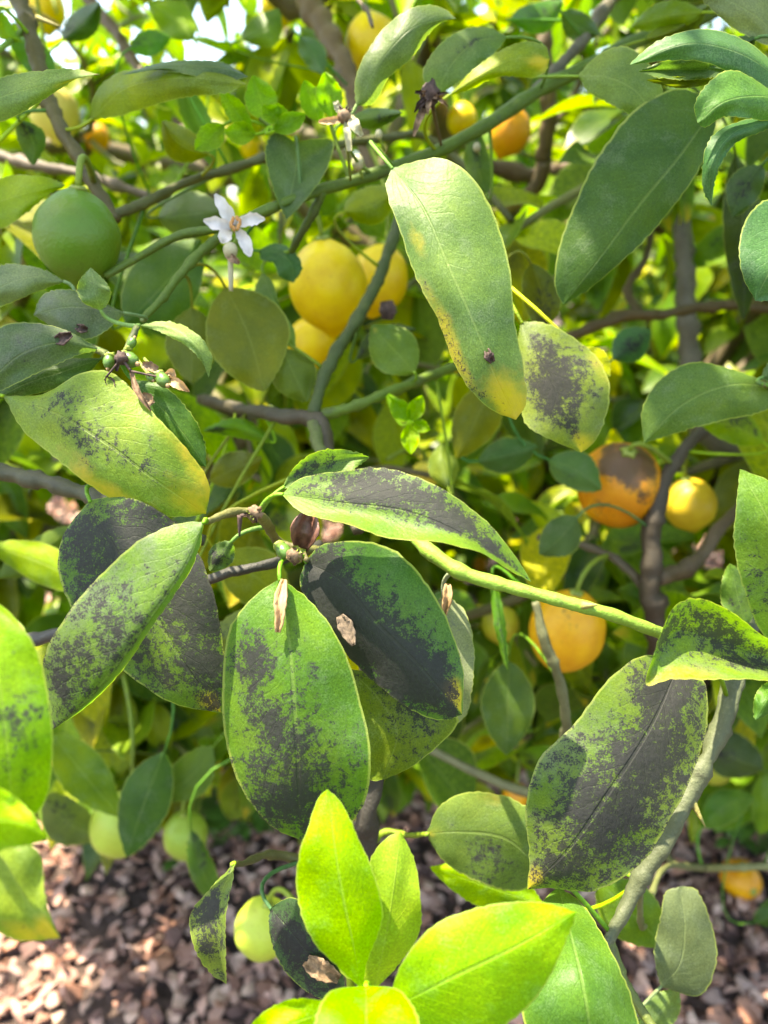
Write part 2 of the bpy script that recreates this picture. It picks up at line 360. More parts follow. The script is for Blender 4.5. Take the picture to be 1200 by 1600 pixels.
bA = branch([(1110, 20, .70), (1000, 62, .62), (930, 100, .58), (850, 137, .56), (760, 195, .53), (670, 242, .51), (590, 270, .49), (500, 298, .47), (430, 322, .455), (350, 355, .45), (280, 368, .45), (225, 397, .45), (165, 432, .45)], [14, 13, 13, 12, 12, 11, 11, 10, 9, 8, 8, 7, 6], GRN, wob=.2, label='long green branch crossing above the yellow lemon')
bA2 = branch([(1000, -60, .75), (940, 20, .66), (905, 70, .60), (860, 118, .575), (835, 140, .562)], [11, 11, 10, 9, 8], GRY)
bA3 = branch([(432, 322, .455), (385, 345, .452), (335, 375, .45), (285, 425, .44), (250, 470, .43), (222, 500, .42)], [8, 8, 7.5, 7.5, 7, 6], GRN, False, 'twig')
bA4 = branch([(505, 300, .47), (480, 350, .48), (455, 392, .5)], [7, 7, 6], GRN, False, 'twig')
bB = branch([(10, -60, .56), (30, 0, .54), (52, 70, .52), (72, 150, .51), (100, 210, .50), (135, 265, .50), (160, 310, .50), (182, 345, .50)], [15, 14, 13, 13, 12, 12, 11, 9], (.15, .13, .055), label='upright brown stem with a thorn beside the green lemon')
thorn(bB, (58, 28), (96, 42), .525)
bB2 = branch([(640, 210, .72), (560, 222, .66), (440, 240, .60), (380, 258, .57), (280, 290, .53), (225, 318, .51), (178, 336, .50)], [7, 7, 7, 8, 8, 8, 8], OLV)
bC = branch([(450, -70, .85), (480, 0, .82), (512, 55, .79), (540, 110, .76), (556, 170, .74), (585, 270, .72)], [22, 21, 20, 17, 14, 10], (.20, .145, .075), label='tan brown limb in the upper foliage')
bD = branch([(110, -60, 1.0), (140, 0, .97), (180, 50, .94), (215, 105, .92), (280, 195, .9), (330, 260, .88)], [10, 10, 10, 9, 8, 7], BRN)
bF = branch([(1215, 820, .55), (1180, 940, .46), (1148, 1060, .40), (1120, 1150, .385), (1085, 1225, .38), (1045, 1305, .375), (1000, 1375, .375), (955, 1460, .37), (935, 1500, .365)], [14, 15, 16, 16, 16, 15, 14, 13, 8], (.13, .15, .085), label='grey green thorny stem beside the large sooty leaf')
bE = branch([(1150, 1040, .40), (1100, 1010, .37), (1035, 990, .345), (960, 962, .34), (900, 945, .34), (800, 918, .345), (720, 893, .35), (660, 852, .36), (630, 820, .375)], [12, 12, 11, 11.5, 12, 12, 13, 13, 9], LGRN, False, wob=.12, label='smooth light green shoot with a small thorn')
thorn(bE, (910, 946), (934, 945), .338); thorn(bF, (1080, 1250), (1102, 1292), .378)
bF2 = branch([(950, 1470, .37), (975, 1530, .36), (1010, 1590, .35), (1050, 1660, .34)], [10, 9, 8, 8], (.15, .19, .06), False, 'twig')
bG = branch([(868, 1230, .6), (885, 1140, .53), (874, 1065, .51), (850, 1000, .50), (836, 940, .50)], [10, 9.5, 9, 9, 6], (.19, .20, .11))
bH0 = branch([(-60, 725, .44), (0, 738, .43), (70, 752, .42), (150, 778, .41), (240, 815, .40), (320, 845, .40)], [15, 15, 14, 13, 11, 10], (.085, .09, .05))
bH1 = branch([(320, 625, .66), (380, 640, .58), (440, 650, .52), (495, 655, .50), (510, 700, .49), (530, 770, .46), (560, 830, .43)], [9, 10, 13, 15, 12, 11, 10], (.095, .082, .052), label='dark knotted branch below the yellow lemon')
bH2 = branch([(800, 545, .62), (705, 575, .56), (640, 600, .52), (570, 628, .50), (505, 650, .50)], [8, 8.5, 9, 9, 9], (.16, .24, .06), False, 'branch')
bH3 = branch([(625, 330, .62), (612, 380, .60), (585, 450, .57), (545, 520, .53), (510, 580, .51), (488, 648, .50)], [9, 9, 10, 10, 11, 10], (.085, .12, .04))
bH4 = branch([(490, 660, .50), (500, 700, .47), (515, 730, .44), (500, 760, .41)], [11, 10, 9, 8], (.18, .22, .09), False, 'twig')
bI1 = branch([(1290, 470, .82), (1200, 482, .82), (1120, 478, .81), (1040, 490, .8), (970, 495, .79), (900, 522, .78), (850, 545, .77)], [9, 9, 9, 9, 10, 10, 8], BRN)
bI1b = branch([(1000, 492, .8), (980, 455, .82), (1010, 400, .84), (1020, 330, .88)], [8, 7, 6, 5], BRN, False, 'twig')
bI2 = branch([(1085, 640, .97), (1078, 560, .96), (1072, 470, .95), (1068, 380, .95), (1055, 290, .96), (1040, 180, .98)], [20, 18, 17, 16, 15, 12], (.24, .22, .18), label='pale grey lichen covered limb among the leaves')
bI3 = branch([(1060, 300, 1.1), (980, 275, 1.1), (900, 262, 1.1), (830, 275, 1.1), (760, 262, 1.1), (690, 300, 1.1)], [14, 16, 16, 15, 13, 10], (.17, .12, .075))
bI4 = branch([(1045, 1120, .75), (1028, 1010, .68), (1018, 930, .65), (1018, 850, .64), (1035, 760, .64), (1080, 690, .66), (1130, 650, .7)], [19, 19, 18, 17, 14, 11, 9], (.08, .066, .046), label='dark sooty stem beside the orange lemon')
bI5 = branch([(1025, 905, .65), (1080, 885, .67), (1130, 820, .7), (1190, 760, .74)], [14, 13, 11, 9], (.17, .13, .085), False)
bI6 = branch([(1030, 950, .655), (970, 880, .66), (905, 850, .68), (840, 840, .7)], [8, 7, 7, 5], (.15, .13, .085), False, 'twig')
bI7 = branch([(850, 250, .95), (858, 150, .9), (850, 60, .88), (860, -40, .88)], [14, 14, 13, 12], (.16, .12, .07))
bI8 = branch([(-60, 240, .85), (0, 245, .82), (60, 260, .8), (130, 272, .78), (210, 300, .77), (300, 330, .76)], [9, 9, 9, 9, 8, 6], (.16, .13, .09))
bI9 = branch([(560, 0, .60), (575, 20, .57), (582, 42, .55)], [4, 4, 3], BRN, False, 'twig')
bJ1 = branch([(520, 860, .40), (440, 850, .375), (405, 806, .335), (368, 800, .325), (322, 815, .31)], [7, 9, 9, 8, 6], (.19, .19, .075), False, 'twig', label='knobbly fruiting spur in the middle of the sooty leaves')
bJ2 = branch([(500, 850, .42), (425, 880, .39), (370, 892, .385), (300, 915, .4), (200, 955, .42), (50, 1000, .45), (-60, 1010, .46)], [9, 9, 9, 9, 10, 11, 11], (.06, .06, .05), False)
bJ3 = branch([(545, 870, .43), (570, 1000, .43), (588, 1150, .43), (576, 1260, .43), (572, 1340, .44), (560, 1460, .46), (540, 1560, .5)], [14, 17, 19, 19, 18, 14, 12], DRK, False, label='black sooty stem running down behind the leaves')
bJ4 = branch([(440, 850, .375), (470, 860, .36), (480, 875, .34)], [6, 6, 5], (.17, .16, .08), False, 'twig')
bK1 = branch([(570, 1330, .44), (480, 1345, .42), (420, 1335, .40), (375, 1350, .36), (362, 1352, .345)], [8, 7, 8, 6, 4], (.16, .16, .07), False, 'twig')
bK2 = branch([(1075, 1355, .8), (1140, 1356, .75), (1230, 1352, .72)], [6, 6, 7], (.26, .28, .14), True)
bK3 = branch([(1000, 1375, .40), (1003, 1450, .46), (1040, 1355, .55), (1100, 1356, .75)], [5, 5, 5, 5], (.2, .22, .1), False, 'twig')
bK4 = branch([(570, 1340, .44), (600, 1300, .46), (640, 1305, .45), (668, 1303, .42)], [6, 5, 5, 4], (.26, .36, .08), False, 'twig')
bK5 = branch([(545, 1520, .47), (560, 1600, .36), (572, 1570, .285), (578, 1548, .272)], [7, 8, 8, 6], (.32, .42, .06), False, 'twig')
bK6 = branch([(-80, 1180, .36), (-60, 1240, .27), (-40, 1290, .22), (-20, 1310, .21)], [10, 10, 9, 8], (.2, .26, .07), True)
bK7 = branch([(1290, 1180, .44), (1260, 1120, .38), (1215, 1050, .31)], [10, 9, 7], (.2, .26, .07), True)
bK8 = branch([(1290, 60, .5), (1260, 120, .40), (1240, 150, .345), (1215, 190, .33)], [10, 10, 9, 8], (.2, .26, .07), True)
bK9 = branch([(-80, 560, .46), (0, 520, .42), (80, 520, .39), (150, 545, .375), (185, 560, .365), (215, 510, .37)], [8, 8, 7, 6, 6, 5], (.16, .2, .07), True)
bK10 = branch([(1290, 640, .5), (1220, 610, .45), (1190, 600, .43)], [7, 7, 5], (.16, .2, .07), True)

bL1 = branch([(458, 316, .465), (452, 262, .478), (425, 202, .468), (405, 185, .465)], [4, 4, 4, 3], (.2, .3, .07), False, 'twig')
bL2 = branch([(548, 283, .482), (528, 230, .482), (515, 188, .478)], [4, 4, 3], (.2, .3, .07), False, 'twig')
# ------------------------------------------------------------------ hero leaves
LEAVES = []
def finish_leaf(name, W, uvs, mask, nt_, ns_, color, mat, under, parent=None, label=None):
    base = W[0].copy()
    V = W-base; F = []
    cols = 2*ns_+1
    for i in range(nt_-1):
        for j in range(cols-1):
            a = i*cols+j; F.append((a, a+1, a+1+cols, a+cols))
    mid_i = (nt_//2)*cols+ns_
    nrm = np.cross(W[mid_i+1]-W[mid_i-1], W[mid_i+cols]-W[mid_i-cols]); face = nrm@(CAM-W[mid_i]) > 0
    if face == under: F = [f[::-1] for f in F]
    me = mesh_from(name, V, F)
    uvl = me.uv_layers.new(name='UVMap'); li = np.zeros(len(me.loops), int); me.loops.foreach_get('vertex_index', li)
    uvl.data.foreach_set('uv', uvs[li].astype(np.float32).ravel())
    me.attributes.new('mask', 'FLOAT_COLOR', 'POINT').data.foreach_set('color', mask.astype(np.float32).ravel())
    o = link(name, me, parent or tree, base-TB if parent is None else base, mat, color)
    if label: o['label'] = label
    return o
def blobs(lst, T, Sx):
    v = np.zeros_like(T)
    for (t, s, rt, rs, a) in lst: v = np.maximum(v, a*np.exp(-((T-t)/rt)**2-((Sx-s)/rs)**2))
    return v
def hero(mid, A, B, color, dA=0., dB=0., soot=(), yel=(), brn=(), mat=None, under=False, label=None, petiole=True, teeth=24, nt_=44, ns_=7, wav=.0028, name='leaf', curl=1.5, conn=None, film=.10):
    """mid (x,y,depth) base to tip; A,B edge points (x,y); dA,dB depth of the edges against the midrib in cm"""
    m = spline(mid, nt_); b, t = mid[0], mid[-1]
    a = spline([b[:2]]+list(A)+[t[:2]], nt_); c = spline([b[:2]]+list(B)+[t[:2]], nt_)
    T = np.linspace(0, 1, nt_); S = np.linspace(-1, 1, 2*ns_+1)
    W = []; uv = []; TT = []; SS = []; ph = RNG.uniform(0, 6.28); sd_ = RNG.uniform(0, 100)
    for i, tt in enumerate(T):
        gfun = math.sin(math.pi*min(max(tt, 0), 1))**.6
        for s in S:
            e, dd = (a[i], dA) if s < 0 else (c[i], dB)
            q = m[i, :2]+(e-m[i, :2])*abs(s)
            if abs(s) > .99 and teeth and 0 < i < nt_-1:
                dv = e-m[i, :2]; l = np.linalg.norm(dv)+1e-6
                q = q+dv/l*(.55*math.sin(tt*teeth*6.283+ph+s)+.6*RNG.normal())
            d = m[i, 2]+dd*.01*gfun*abs(s)**curl
            d += wav*gfun*mnoise.noise((tt*3.2+sd_, s*1.3, sd_))*(.4+abs(s)) + wav*.5*abs(s)**2*math.sin(tt*16+ph+s*2)*gfun
            W.append(P(q[0], q[1], d)); uv.append((.5+.5*s, tt)); TT.append(tt); SS.append(s)
    W = np.array(W); TT = np.array(TT); SS = np.array(SS)
    mask = np.stack([np.clip(blobs([(t, s, rt*1.42, rs*1.5, a*1.12) for t, s, rt, rs, a in soot], TT, SS), 0, 1.3), blobs(yel, TT, SS), blobs(brn, TT, SS)], 1)
    mask = np.concatenate([mask, np.full((len(mask), 1), 0.0 if mat else film)], 1)
    o = finish_leaf(name, W, np.array(uv), mask, nt_, ns_, color, mat or M_LEAF, under, None, label)
    if petiole:
        mi = np.array([P(*p) for p in m[:6]]); dirv = mi[0]-mi[5]; dirv /= np.linalg.norm(dirv)+1e-9
        LEAVES.append((o, mi[0], dirv, color, conn))
    return o
def ell(base, tip, w, color, d0, d1=None, bend=0., fold=.6, bow=0., wr=1.0, shape=.9, **kw):
    """simple leaf: base/tip pixels, half width w px, bend px sideways, fold/bow in cm"""
    d1 = d1 or d0; b = np.array(base, float); t = np.array(tip, float); ax = t-b; L = np.linalg.norm(ax); ax /= L; nx = np.array([-ax[1], ax[0]])
    mid = []; A = []; B = []
    for k in (0, .25, .5, .75, 1):
        p = b+(t-b)*k+nx*bend*math.sin(math.pi*k); mid.append((p[0], p[1], d0+(d1-d0)*k-bow*.01*math.sin(math.pi*k)))
    for k in (.08, .2, .38, .56, .74, .88, .96):
        ww = w*1.06*(math.sin(math.pi*k**shape))**.8; p = b+(t-b)*k+nx*bend*math.sin(math.pi*k)
        A.append(tuple(p-nx*ww)); B.append(tuple(p+nx*ww*wr))
    return hero(mid, A, B, color, fold, fold, **kw)

DG = (.050, .115, .020); MG = (.085, .19, .022); LG = (.14, .26, .03); YG = (.24, .34, .03); GG = (.085, .155, .05); OL = (.12, .15, .012); YO = (.27, .47, .022); TEAL = (.055, .15, .045); BR = (.17, .33, .02)
SMUT = 'leaf blotched with black sooty mould'
# centre cluster
hero([(437, 905, .315), (452, 1000, .305), (460, 1100, .30), (466, 1210, .303), (468, 1311, .312)],
     [(405, 925), (362, 975), (347, 1070), (353, 1160), (385, 1245), (430, 1295)], [(475, 930), (530, 1000), (562, 1090), (579, 1180), (572, 1245), (545, 1290), (500, 1312)], (.10, .225, .022), 1.0, .9,
     soot=[(.80, -.1, .20, .9, .84), (.58, -.35, .14, .45, .70), (.35, -.55, .10, .32, .82), (.92, .3, .12, .6, .8), (.72, .5, .15, .3, .62), (.5, .1, .3, .25, .55)], label='broad hanging green leaf, lower half covered in black sooty mould', conn=(452, 868, .345))
hero([(478, 878, .345), (530, 905, .332), (585, 970, .325), (650, 1035, .322), (722, 1117, .325)],
     [(495, 856), (555, 845), (620, 862), (662, 905), (702, 975), (724, 1050)], [(468, 905), (500, 968), (550, 1032), (590, 1070), (640, 1108), (690, 1126)], (.085, .20, .035), .5, 1.0,
     soot=[(.12, 0, .16, .8, .9), (.35, .5, .26, .6, 1.3), (.62, .35, .24, .6, 1.25), (.80, -.15, .13, .5, .92), (.93, .45, .08, .5, .85), (.28, -.25, .14, .3, .60)], yel=[(.93, -.45, .09, .5, 1.0), (.85, .75, .12, .3, .4)], brn=[(.88, -.3, .04, .15, .6)], label='dark leaf with black lower half and a yellow tip')
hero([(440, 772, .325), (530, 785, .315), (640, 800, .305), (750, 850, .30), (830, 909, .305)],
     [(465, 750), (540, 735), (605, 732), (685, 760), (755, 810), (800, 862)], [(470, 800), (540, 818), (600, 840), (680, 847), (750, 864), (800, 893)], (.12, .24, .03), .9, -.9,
     soot=[(.35, -.45, .25, .55, .86), (.62, -.35, .2, .5, .92), (.82, -.1, .14, .5, .85), (.15, -.3, .12, .5, .6), (.75, .35, .1, .3, .5)], yel=[(.45, .95, .5, .3, .3)], label='horizontal leaf coated with dark sooty mould, lower edge tinted for grazing sun', conn=(408, 808, .335))  # yellow mask along the lower edge stands in for grazing sun
ell((442, 762), (577, 714), 24, (.11, .21, .04), .345, .35, bend=-10, fold=-.3, soot=[(.4, -.2, .3, .6, .62)], conn=(408, 808, .335))
hero([(319, 815, .305), (292, 880, .297), (238, 962, .292), (176, 1048, .295), (125, 1105, .302), (80, 1142, .31)],
     [(285, 817), (225, 840), (160, 895), (105, 960), (68, 1030), (74, 1090)], [(308, 868), (276, 925), (238, 978), (186, 1054), (138, 1102)], (.125, .25, .035), .6, 1.5,
     soot=[(.55, -.35, .2, .55, .62), (.75, -.4, .2, .6, .72), (.92, -.2, .12, .8, .62), (.33, -.1, .15, .3, .5), (.6, -.85, .2, .3, .45)], film=.5, label='pointed grey green leaf dusted with sooty mould', conn=(325, 812, .31))
hero([(140, 782, .345), (170, 840, .338), (225, 930, .333), (290, 1040, .33), (346, 1114, .335)],
     [(185, 775), (240, 793), (290, 835), (325, 900), (345, 985), (352, 1060)], [(98, 838), (91, 890), (106, 938), (150, 1008), (195, 1050), (272, 1100)], (.10, .21, .025), .5, .4,
     soot=[(.3, -.2, .25, 1.0, .88), (.55, -.6, .25, .7, .92), (.8, -.4, .16, .7, .88), (.15, .3, .15, .7, .8), (.7, .4, .2, .5, .62), (.95, 0, .08, .8, .8)], yel=[(.96, .1, .1, .9, .7), (.85, .5, .15, .5, .3)], label='nearly black mould covered leaf behind the grey green one', petiole=True, conn=(240, 815, .40))
ell((362, 846), (328, 892), 19, (.10, .18, .05), .345, .35, fold=.3, soot=[(.6, 0, .3, .8, .6)], conn=(400, 835, .352))
# leaf under the centre
hero([(545, 1045, .35), (590, 1090, .345), (620, 1140, .345), (598, 1218, .35)], [(600, 1055), (680, 1085), (716, 1122), (665, 1182), (625, 1208)], [(540, 1100), (550, 1160), (568, 1205), (582, 1220)], (.13, .20, .02), .3, .4, soot=[(.5, -.4, .4, .6, .52)], conn=(560, 1000, .43))
hero([(692, 930, .372), (700, 990, .368), (712, 1060, .366), (716, 1130, .37)], [(722, 948), (740, 1005), (738, 1075), (728, 1118)], [(678, 945), (672, 1000), (684, 1070), (700, 1118)], (.22, .26, .16), .3, .3, under=True, soot=[(.5, 0, .4, .8, .4)], conn=(716, 905, .352))
# left edge, near the lens
hero([(-30, 925, .235), (-5, 1040, .225), (10, 1160, .222), (20, 1290, .228)], [(20, 962), (55, 1010), (76, 1090), (82, 1180), (65, 1262)], [(-80, 990), (-100, 1080), (-80, 1180), (-30, 1270)], (.17, .35, .02), .5, .4, soot=[(.55, -.2, .18, .5, .5), (.8, -.1, .14, .6, .48)], mat=M_YOUNG, label='bright sunlit leaf with grey smudges at the edge', conn=(-60, 1240, .27))
hero([(-90, 1310, .21), (-30, 1285, .205), (30, 1285, .203), (76, 1309, .205)], [(-40, 1225), (0, 1231), (42, 1262)], [(-40, 1345), (10, 1327), (50, 1320)], (.27, .46, .03), .3, .5, mat=M_YOUNG, conn=(-40, 1290, .22))
hero([(-20, 1305, .225), (15, 1360, .22), (50, 1420, .22), (94, 1466, .222)], [(35, 1312), (62, 1335), (70, 1400), (82, 1440)], [(-40, 1380), (-20, 1440), (20, 1468), (60, 1469)], (.20, .30, .04), .3, .3, yel=[(.95, .2, .2, .9, 1.0), (.75, .8, .2, .5, .7)], brn=[(.75, .4, .3, .6, .33)], label='pale green leaf with yellow speckled tip', conn=(-40, 1290, .22))
# right hand
hero([(1062, 1035, .345), (1020, 1130, .33), (950, 1240, .323), (890, 1325, .325), (824, 1390, .335)],
     [(1010, 1023), (950, 1062), (900, 1128), (842, 1188), (821, 1260), (827, 1335)], [(1098, 1060), (1106, 1115), (1086, 1200), (1040, 1292), (1000, 1350), (925, 1393), (862, 1388)], (.13, .23, .03), .8, .7,
     soot=[(.12, 0, .15, .8, .95), (.35, .25, .24, .65, .95), (.6, .15, .24, .75, .85), (.8, .2, .2, .75, .78), (.6, -.5, .3, .45, .55), (.85, -.4, .14, .5, .55)], yel=[(.97, -.2, .07, .9, 1.0), (.25, -.9, .3, .3, .25)], film=.35, label='large hanging leaf almost wholly grey with sooty mould', conn=(1130, 1090, .392))
hero([(1330, 1055, .33), (1215, 1040, .315), (1120, 1005, .312), (1060, 985, .308), (1022, 1020, .30)], [(1260, 1025), (1200, 998), (1135, 951), (1085, 934), (1055, 946), (1034, 985)], [(1280, 1085), (1200, 1064), (1100, 1062), (1050, 1061), (1010, 1070)], (.16, .29, .03), -1.2, -2.0,
     soot=[(.62, -.35, .25, .55, .80), (.5, .2, .25, .35, .68), (.85, -.4, .18, .6, .85)], yel=[(.75, .95, .35, .4, .5)], film=.4, label='curled leaf with its edge coloured sunlit bright and black mould in the fold', conn=(1215, 1050, .31))  # sun on the lower fold is painted as a yellow edge
hero([(1290, 1020, .33), (1245, 910, .31), (1200, 810, .30), (1156, 733, .305)], [(1200, 1000), (1162, 920), (1146, 850), (1150, 790)], [(1320, 940), (1290, 830), (1220, 760)], (.15, .28, .035), .4, .5, soot=[(.45, -.5, .25, .5, .42)], conn=(1260, 1120, .38))
ell((1165, 980), (1140, 880), 26, (.10, .2, .03), .42, fold=.4, soot=[(.3, 0, .3, .8, .4)], conn=(1180, 940, .46))
ell((1215, 1062), (1180, 1125), 18, (.12, .26, .04), .36, fold=.4, conn=(1180, 940, .46))
# upper centre
hero([(612, 262, .375), (655, 315, .358), (700, 415, .348), (742, 510, .345), (768, 575, .348), (806, 656, .36)],
     [(603, 290), (625, 360), (646, 425), (684, 500), (712, 572), (745, 622), (782, 648)], [(640, 254), (690, 247), (732, 270), (772, 335), (796, 415), (804, 500), (819, 580), (821, 635)], (.135, .24, .06), .9, .8,
     soot=[(.62, -.85, .2, .2, .4), (.82, -.85, .12, .2, .5)], yel=[(.98, 0, .19, 1.3, 1.0), (.62, -.9, .3, .4, .6), (.28, -.6, .1, .35, .5), (.15, .5, .1, .3, .3)], brn=[(.9, -.5, .1, .5, .36), (.7, -.9, .2, .15, .42)], film=.2, label='long hanging green leaf with a yellow scorched tip', conn=(612, 262, .497))
hero([(815, 503, .42), (845, 560, .41), (878, 630, .405), (908, 707, .41)], [(850, 504), (900, 530), (936, 562), (953, 602), (945, 655), (928, 692)], [(806, 550), (810, 620), (822, 662), (872, 692)], (.21, .29, .045), .4, .4, soot=[(.5, 0, .24, .55, .95), (.3, -.1, .15, .4, .75), (.75, .1, .16, .45, .7)], yel=[(.95, -.3, .12, .9, .9), (.5, -.95, .2, .2, .5)], film=.3, label='yellow green leaf with a grey mould patch in the middle', conn=(800, 545, .62))
ell((905, 545), (953, 590), 22, (.42, .46, .03), .425, fold=.3, conn=(850, 545, .77))
hero([(1122, 160, .44), (1066, 240, .425), (1000, 320, .418), (940, 400, .42), (880, 476, .43)], [(1062, 138), (1000, 165), (940, 235), (897, 320), (870, 400), (868, 450)], [(1112, 222), (1075, 292), (1020, 362), (968, 412), (915, 456)], (.050, .115, .020), .4, .9, film=.08, label='large plain dark green leaf', conn=(1240, 150, .345))
hero([(1250, 150, .345), (1160, 85, .33), (1080, 68, .325), (984, 101, .335)], [(1200, 90), (1160, 61), (1110, 46), (1060, 51), (1012, 74)], [(1200, 150), (1145, 118), (1110, 100), (1060, 94), (1005, 99)], (.075, .18, .06), .8, .3, label='arched blue green leaf', conn=(1240, 150, .345))
ell((1140, 112), (998, 112), 16, GG, .35, bend=4, fold=-.4, under=False, conn=(1240, 150, .345))
ell((1130, 120), (1010, 125), 9, OL, .352, bend=-6, fold=-.2, under=True, petiole=False)
hero([(1250, 160, .34), (1180, 150, .322), (1130, 160, .317), (1090, 192, .322)], [(1200, 138), (1168, 117), (1140, 109), (1106, 130), (1085, 165)], [(1200, 188), (1160, 184), (1130, 183), (1098, 199)], (.085, .21, .045), .4, .6, conn=(1240, 150, .345))
hero([(1225, 188, .335), (1150, 205, .325), (1112, 255, .325), (1112, 322, .335)], [(1160, 188), (1112, 213), (1097, 262), (1101, 305)], [(1190, 206), (1152, 222), (1127, 256), (1116, 292)], (.075, .19, .06), .6, .4, conn=(1215, 190, .33))
hero([(1300, 320, .34), (1240, 370, .325), (1205, 420, .32), (1180, 470, .325)], [(1200, 310), (1170, 335), (1155, 380), (1160, 430)], [(1300, 380), (1270, 430), (1215, 470)], (.06, .16, .05), .5, .4, conn=(1260, 120, .40))
hero([(902, 119, .44), (945, 120, .43), (990, 140, .427), (1028, 190, .432)], [(935, 86), (972, 72), (1002, 86), (1030, 125), (1037, 160)], [(918, 142), (960, 166), (1000, 186)], (.15, .235, .05), .5, .5, yel=[(.97, 0, .15, .9, .9)], brn=[(.98, 0, .06, .9, .8)], label='small green leaf with a yellow brown tip', conn=(900, 115, .565))
hero([(556, 166, .43), (598, 92, .418), (648, 42, .415), (713, 29, .425)], [(555, 125), (580, 70), (620, 26), (665, 7), (695, 14)], [(583, 162), (607, 122), (642, 92), (672, 52), (694, 33)], (.125, .195, .06), .4, .9, film=.2, label='upright grey green leaf against the foliage', conn=(575, 255, .485))
hero([(792, 58, .46), (745, 65, .452), (710, 95, .45), (680, 150, .455)], [(765, 43), (720, 47), (682, 75), (660, 118)], [(780, 75), (750, 102), (715, 130)], (.11, .19, .05), .3, .3, soot=[(.4, -.1, .2, .2, .55)], conn=(840, 140, .56))
hero([(700, 150, .445), (750, 118, .435), (805, 92, .435), (859, 92, .44)], [(738, 110), (780, 80), (822, 65), (852, 72)], [(730, 142), (780, 120), (840, 120), (855, 108)], (.22, .30, .02), .4, .6, under=True, yel=[(.9, .4, .2, .8, .7)], conn=(690, 230, .51))
hero([(462, 222, .455), (462, 262, .463), (455, 300, .46), (448, 343, .455)], [(428, 207), (414, 232), (420, 272), (434, 315)], [(490, 217), (520, 219), (514, 256), (478, 312)], (.095, .165, .06), -.9, -.9, film=.15, label='folded heart shaped grey green leaf', conn=(470, 308, .462))
hero([(143, 187, .475), (195, 140, .44), (280, 122, .415), (385, 132, .42)], [(146, 152), (178, 117), (230, 105), (300, 98), (350, 108)], [(180, 183), (235, 166), (300, 150), (350, 146)], (.20, .27, .02), 1.2, .5, under=True, label='arching leaf seen from below, glowing olive', conn=(122, 195, .505))
hero([(190, 117, .42), (260, 103, .416), (350, 107, .42), (388, 120, .425)], [(250, 98), (310, 94), (350, 98)], [(250, 110), (300, 118), (345, 129)], GG, 1.2, -.2, petiole=False)
hero([(-60, 180, .375), (0, 152, .365), (70, 133, .362), (156, 116, .37)], [(0, 122), (60, 111), (112, 107)], [(0, 191), (42, 172), (90, 142), (122, 122)], (.17, .27, .07), .3, .5, yel=[(.9, .5, .25, .6, .8)], brn=[(.98, 0, .04, .9, .8)], label='pale green leaf with a yellow tip across the brown stem', conn=(40, 45, .53))
hero([(-50, 330, .46), (10, 312, .455), (60, 298, .455), (103, 290, .46)], [(0, 279), (50, 274), (85, 280)], [(0, 357), (42, 332), (75, 305)], (.24, .36, .02), .4, .4, under=True, conn=(72, 150, .51))
# left clump
hero([(102, 440, .39), (60, 432, .385), (20, 440, .385), (-40, 475, .39)], [(75, 424), (40, 414), (0, 415)], [(60, 455), (20, 472), (-10, 482)], (.14, .20, .09), .4, .4, conn=(80, 520, .39))
hero([(196, 489, .385), (150, 482, .377), (100, 480, .374), (52, 492, .38)], [(155, 470), (105, 452), (68, 460)], [(165, 518), (130, 531), (90, 516)], (.12, .185, .075), .3, .4, film=.5, label='dusty grey green leaf with a crumb of debris', conn=(222, 500, .42))
hero([(158, 486, .37), (150, 462, .362), (146, 440, .362), (142, 418, .37)], [(128, 470), (120, 452), (128, 432)], [(168, 475), (173, 455), (160, 435)], (.15, .24, .08), -.3, .3, conn=(196, 489, .385))
hero([(156, 546, .372), (100, 535, .362), (40, 550, .358), (-40, 620, .365)], [(112, 520), (60, 505), (0, 511)], [(120, 556), (60, 582), (0, 611)], (.085, .15, .055), .3, .6, soot=[(.4, 0, .4, .8, .2)], film=.45, label='dusty dark green leaf with debris beside the fruitlets', conn=(155, 547, .374))
hero([(160, 560, .38), (100, 580, .378), (40, 600, .378), (-10, 625, .38)], [(110, 560), (50, 575), (10, 590)], [(130, 590), (70, 612), (20, 622)], DG, .3, .3, conn=(155, 547, .374))
hero([(4, 618, .36), (85, 645, .346), (165, 692, .338), (245, 752, .338), (322, 803, .348)],
     [(65, 616), (130, 582), (170, 580), (232, 638), (292, 702), (327, 758)], [(38, 675), (82, 712), (150, 765), (212, 798), (285, 808)], (.18, .29, .04), .6, .6, soot=[(.35, .15, .22, .35, .52), (.5, 0, .3, .2, .52), (.28, -.4, .2, .35, .46), (.65, -.2, .2, .3, .4)], yel=[(1.0, 0, .25, 1.2, .8), (.6, .95, .35, .4, .6), (.85, -.9, .25, .4, .65), (.4, .7, .2, .3, .4)], label='broad yellowing leaf with faint grey specks', conn=(-5, 735, .43))
hero([(205, 592, .372), (245, 630, .368), (285, 675, .368), (322, 730, .372)], [(250, 600), (298, 645), (320, 690)], [(205, 620), (250, 680), (300, 725)], (.05, .13, .02), .2, .2, conn=(185, 560, .365))
hero([(216, 508, .372), (262, 512, .364), (305, 538, .36), (326, 590, .366)], [(262, 502), (308, 522), (332, 560)], [(245, 517), (290, 540), (317, 568)], (.19, .29, .09), .5, .2, conn=(215, 510, .37))
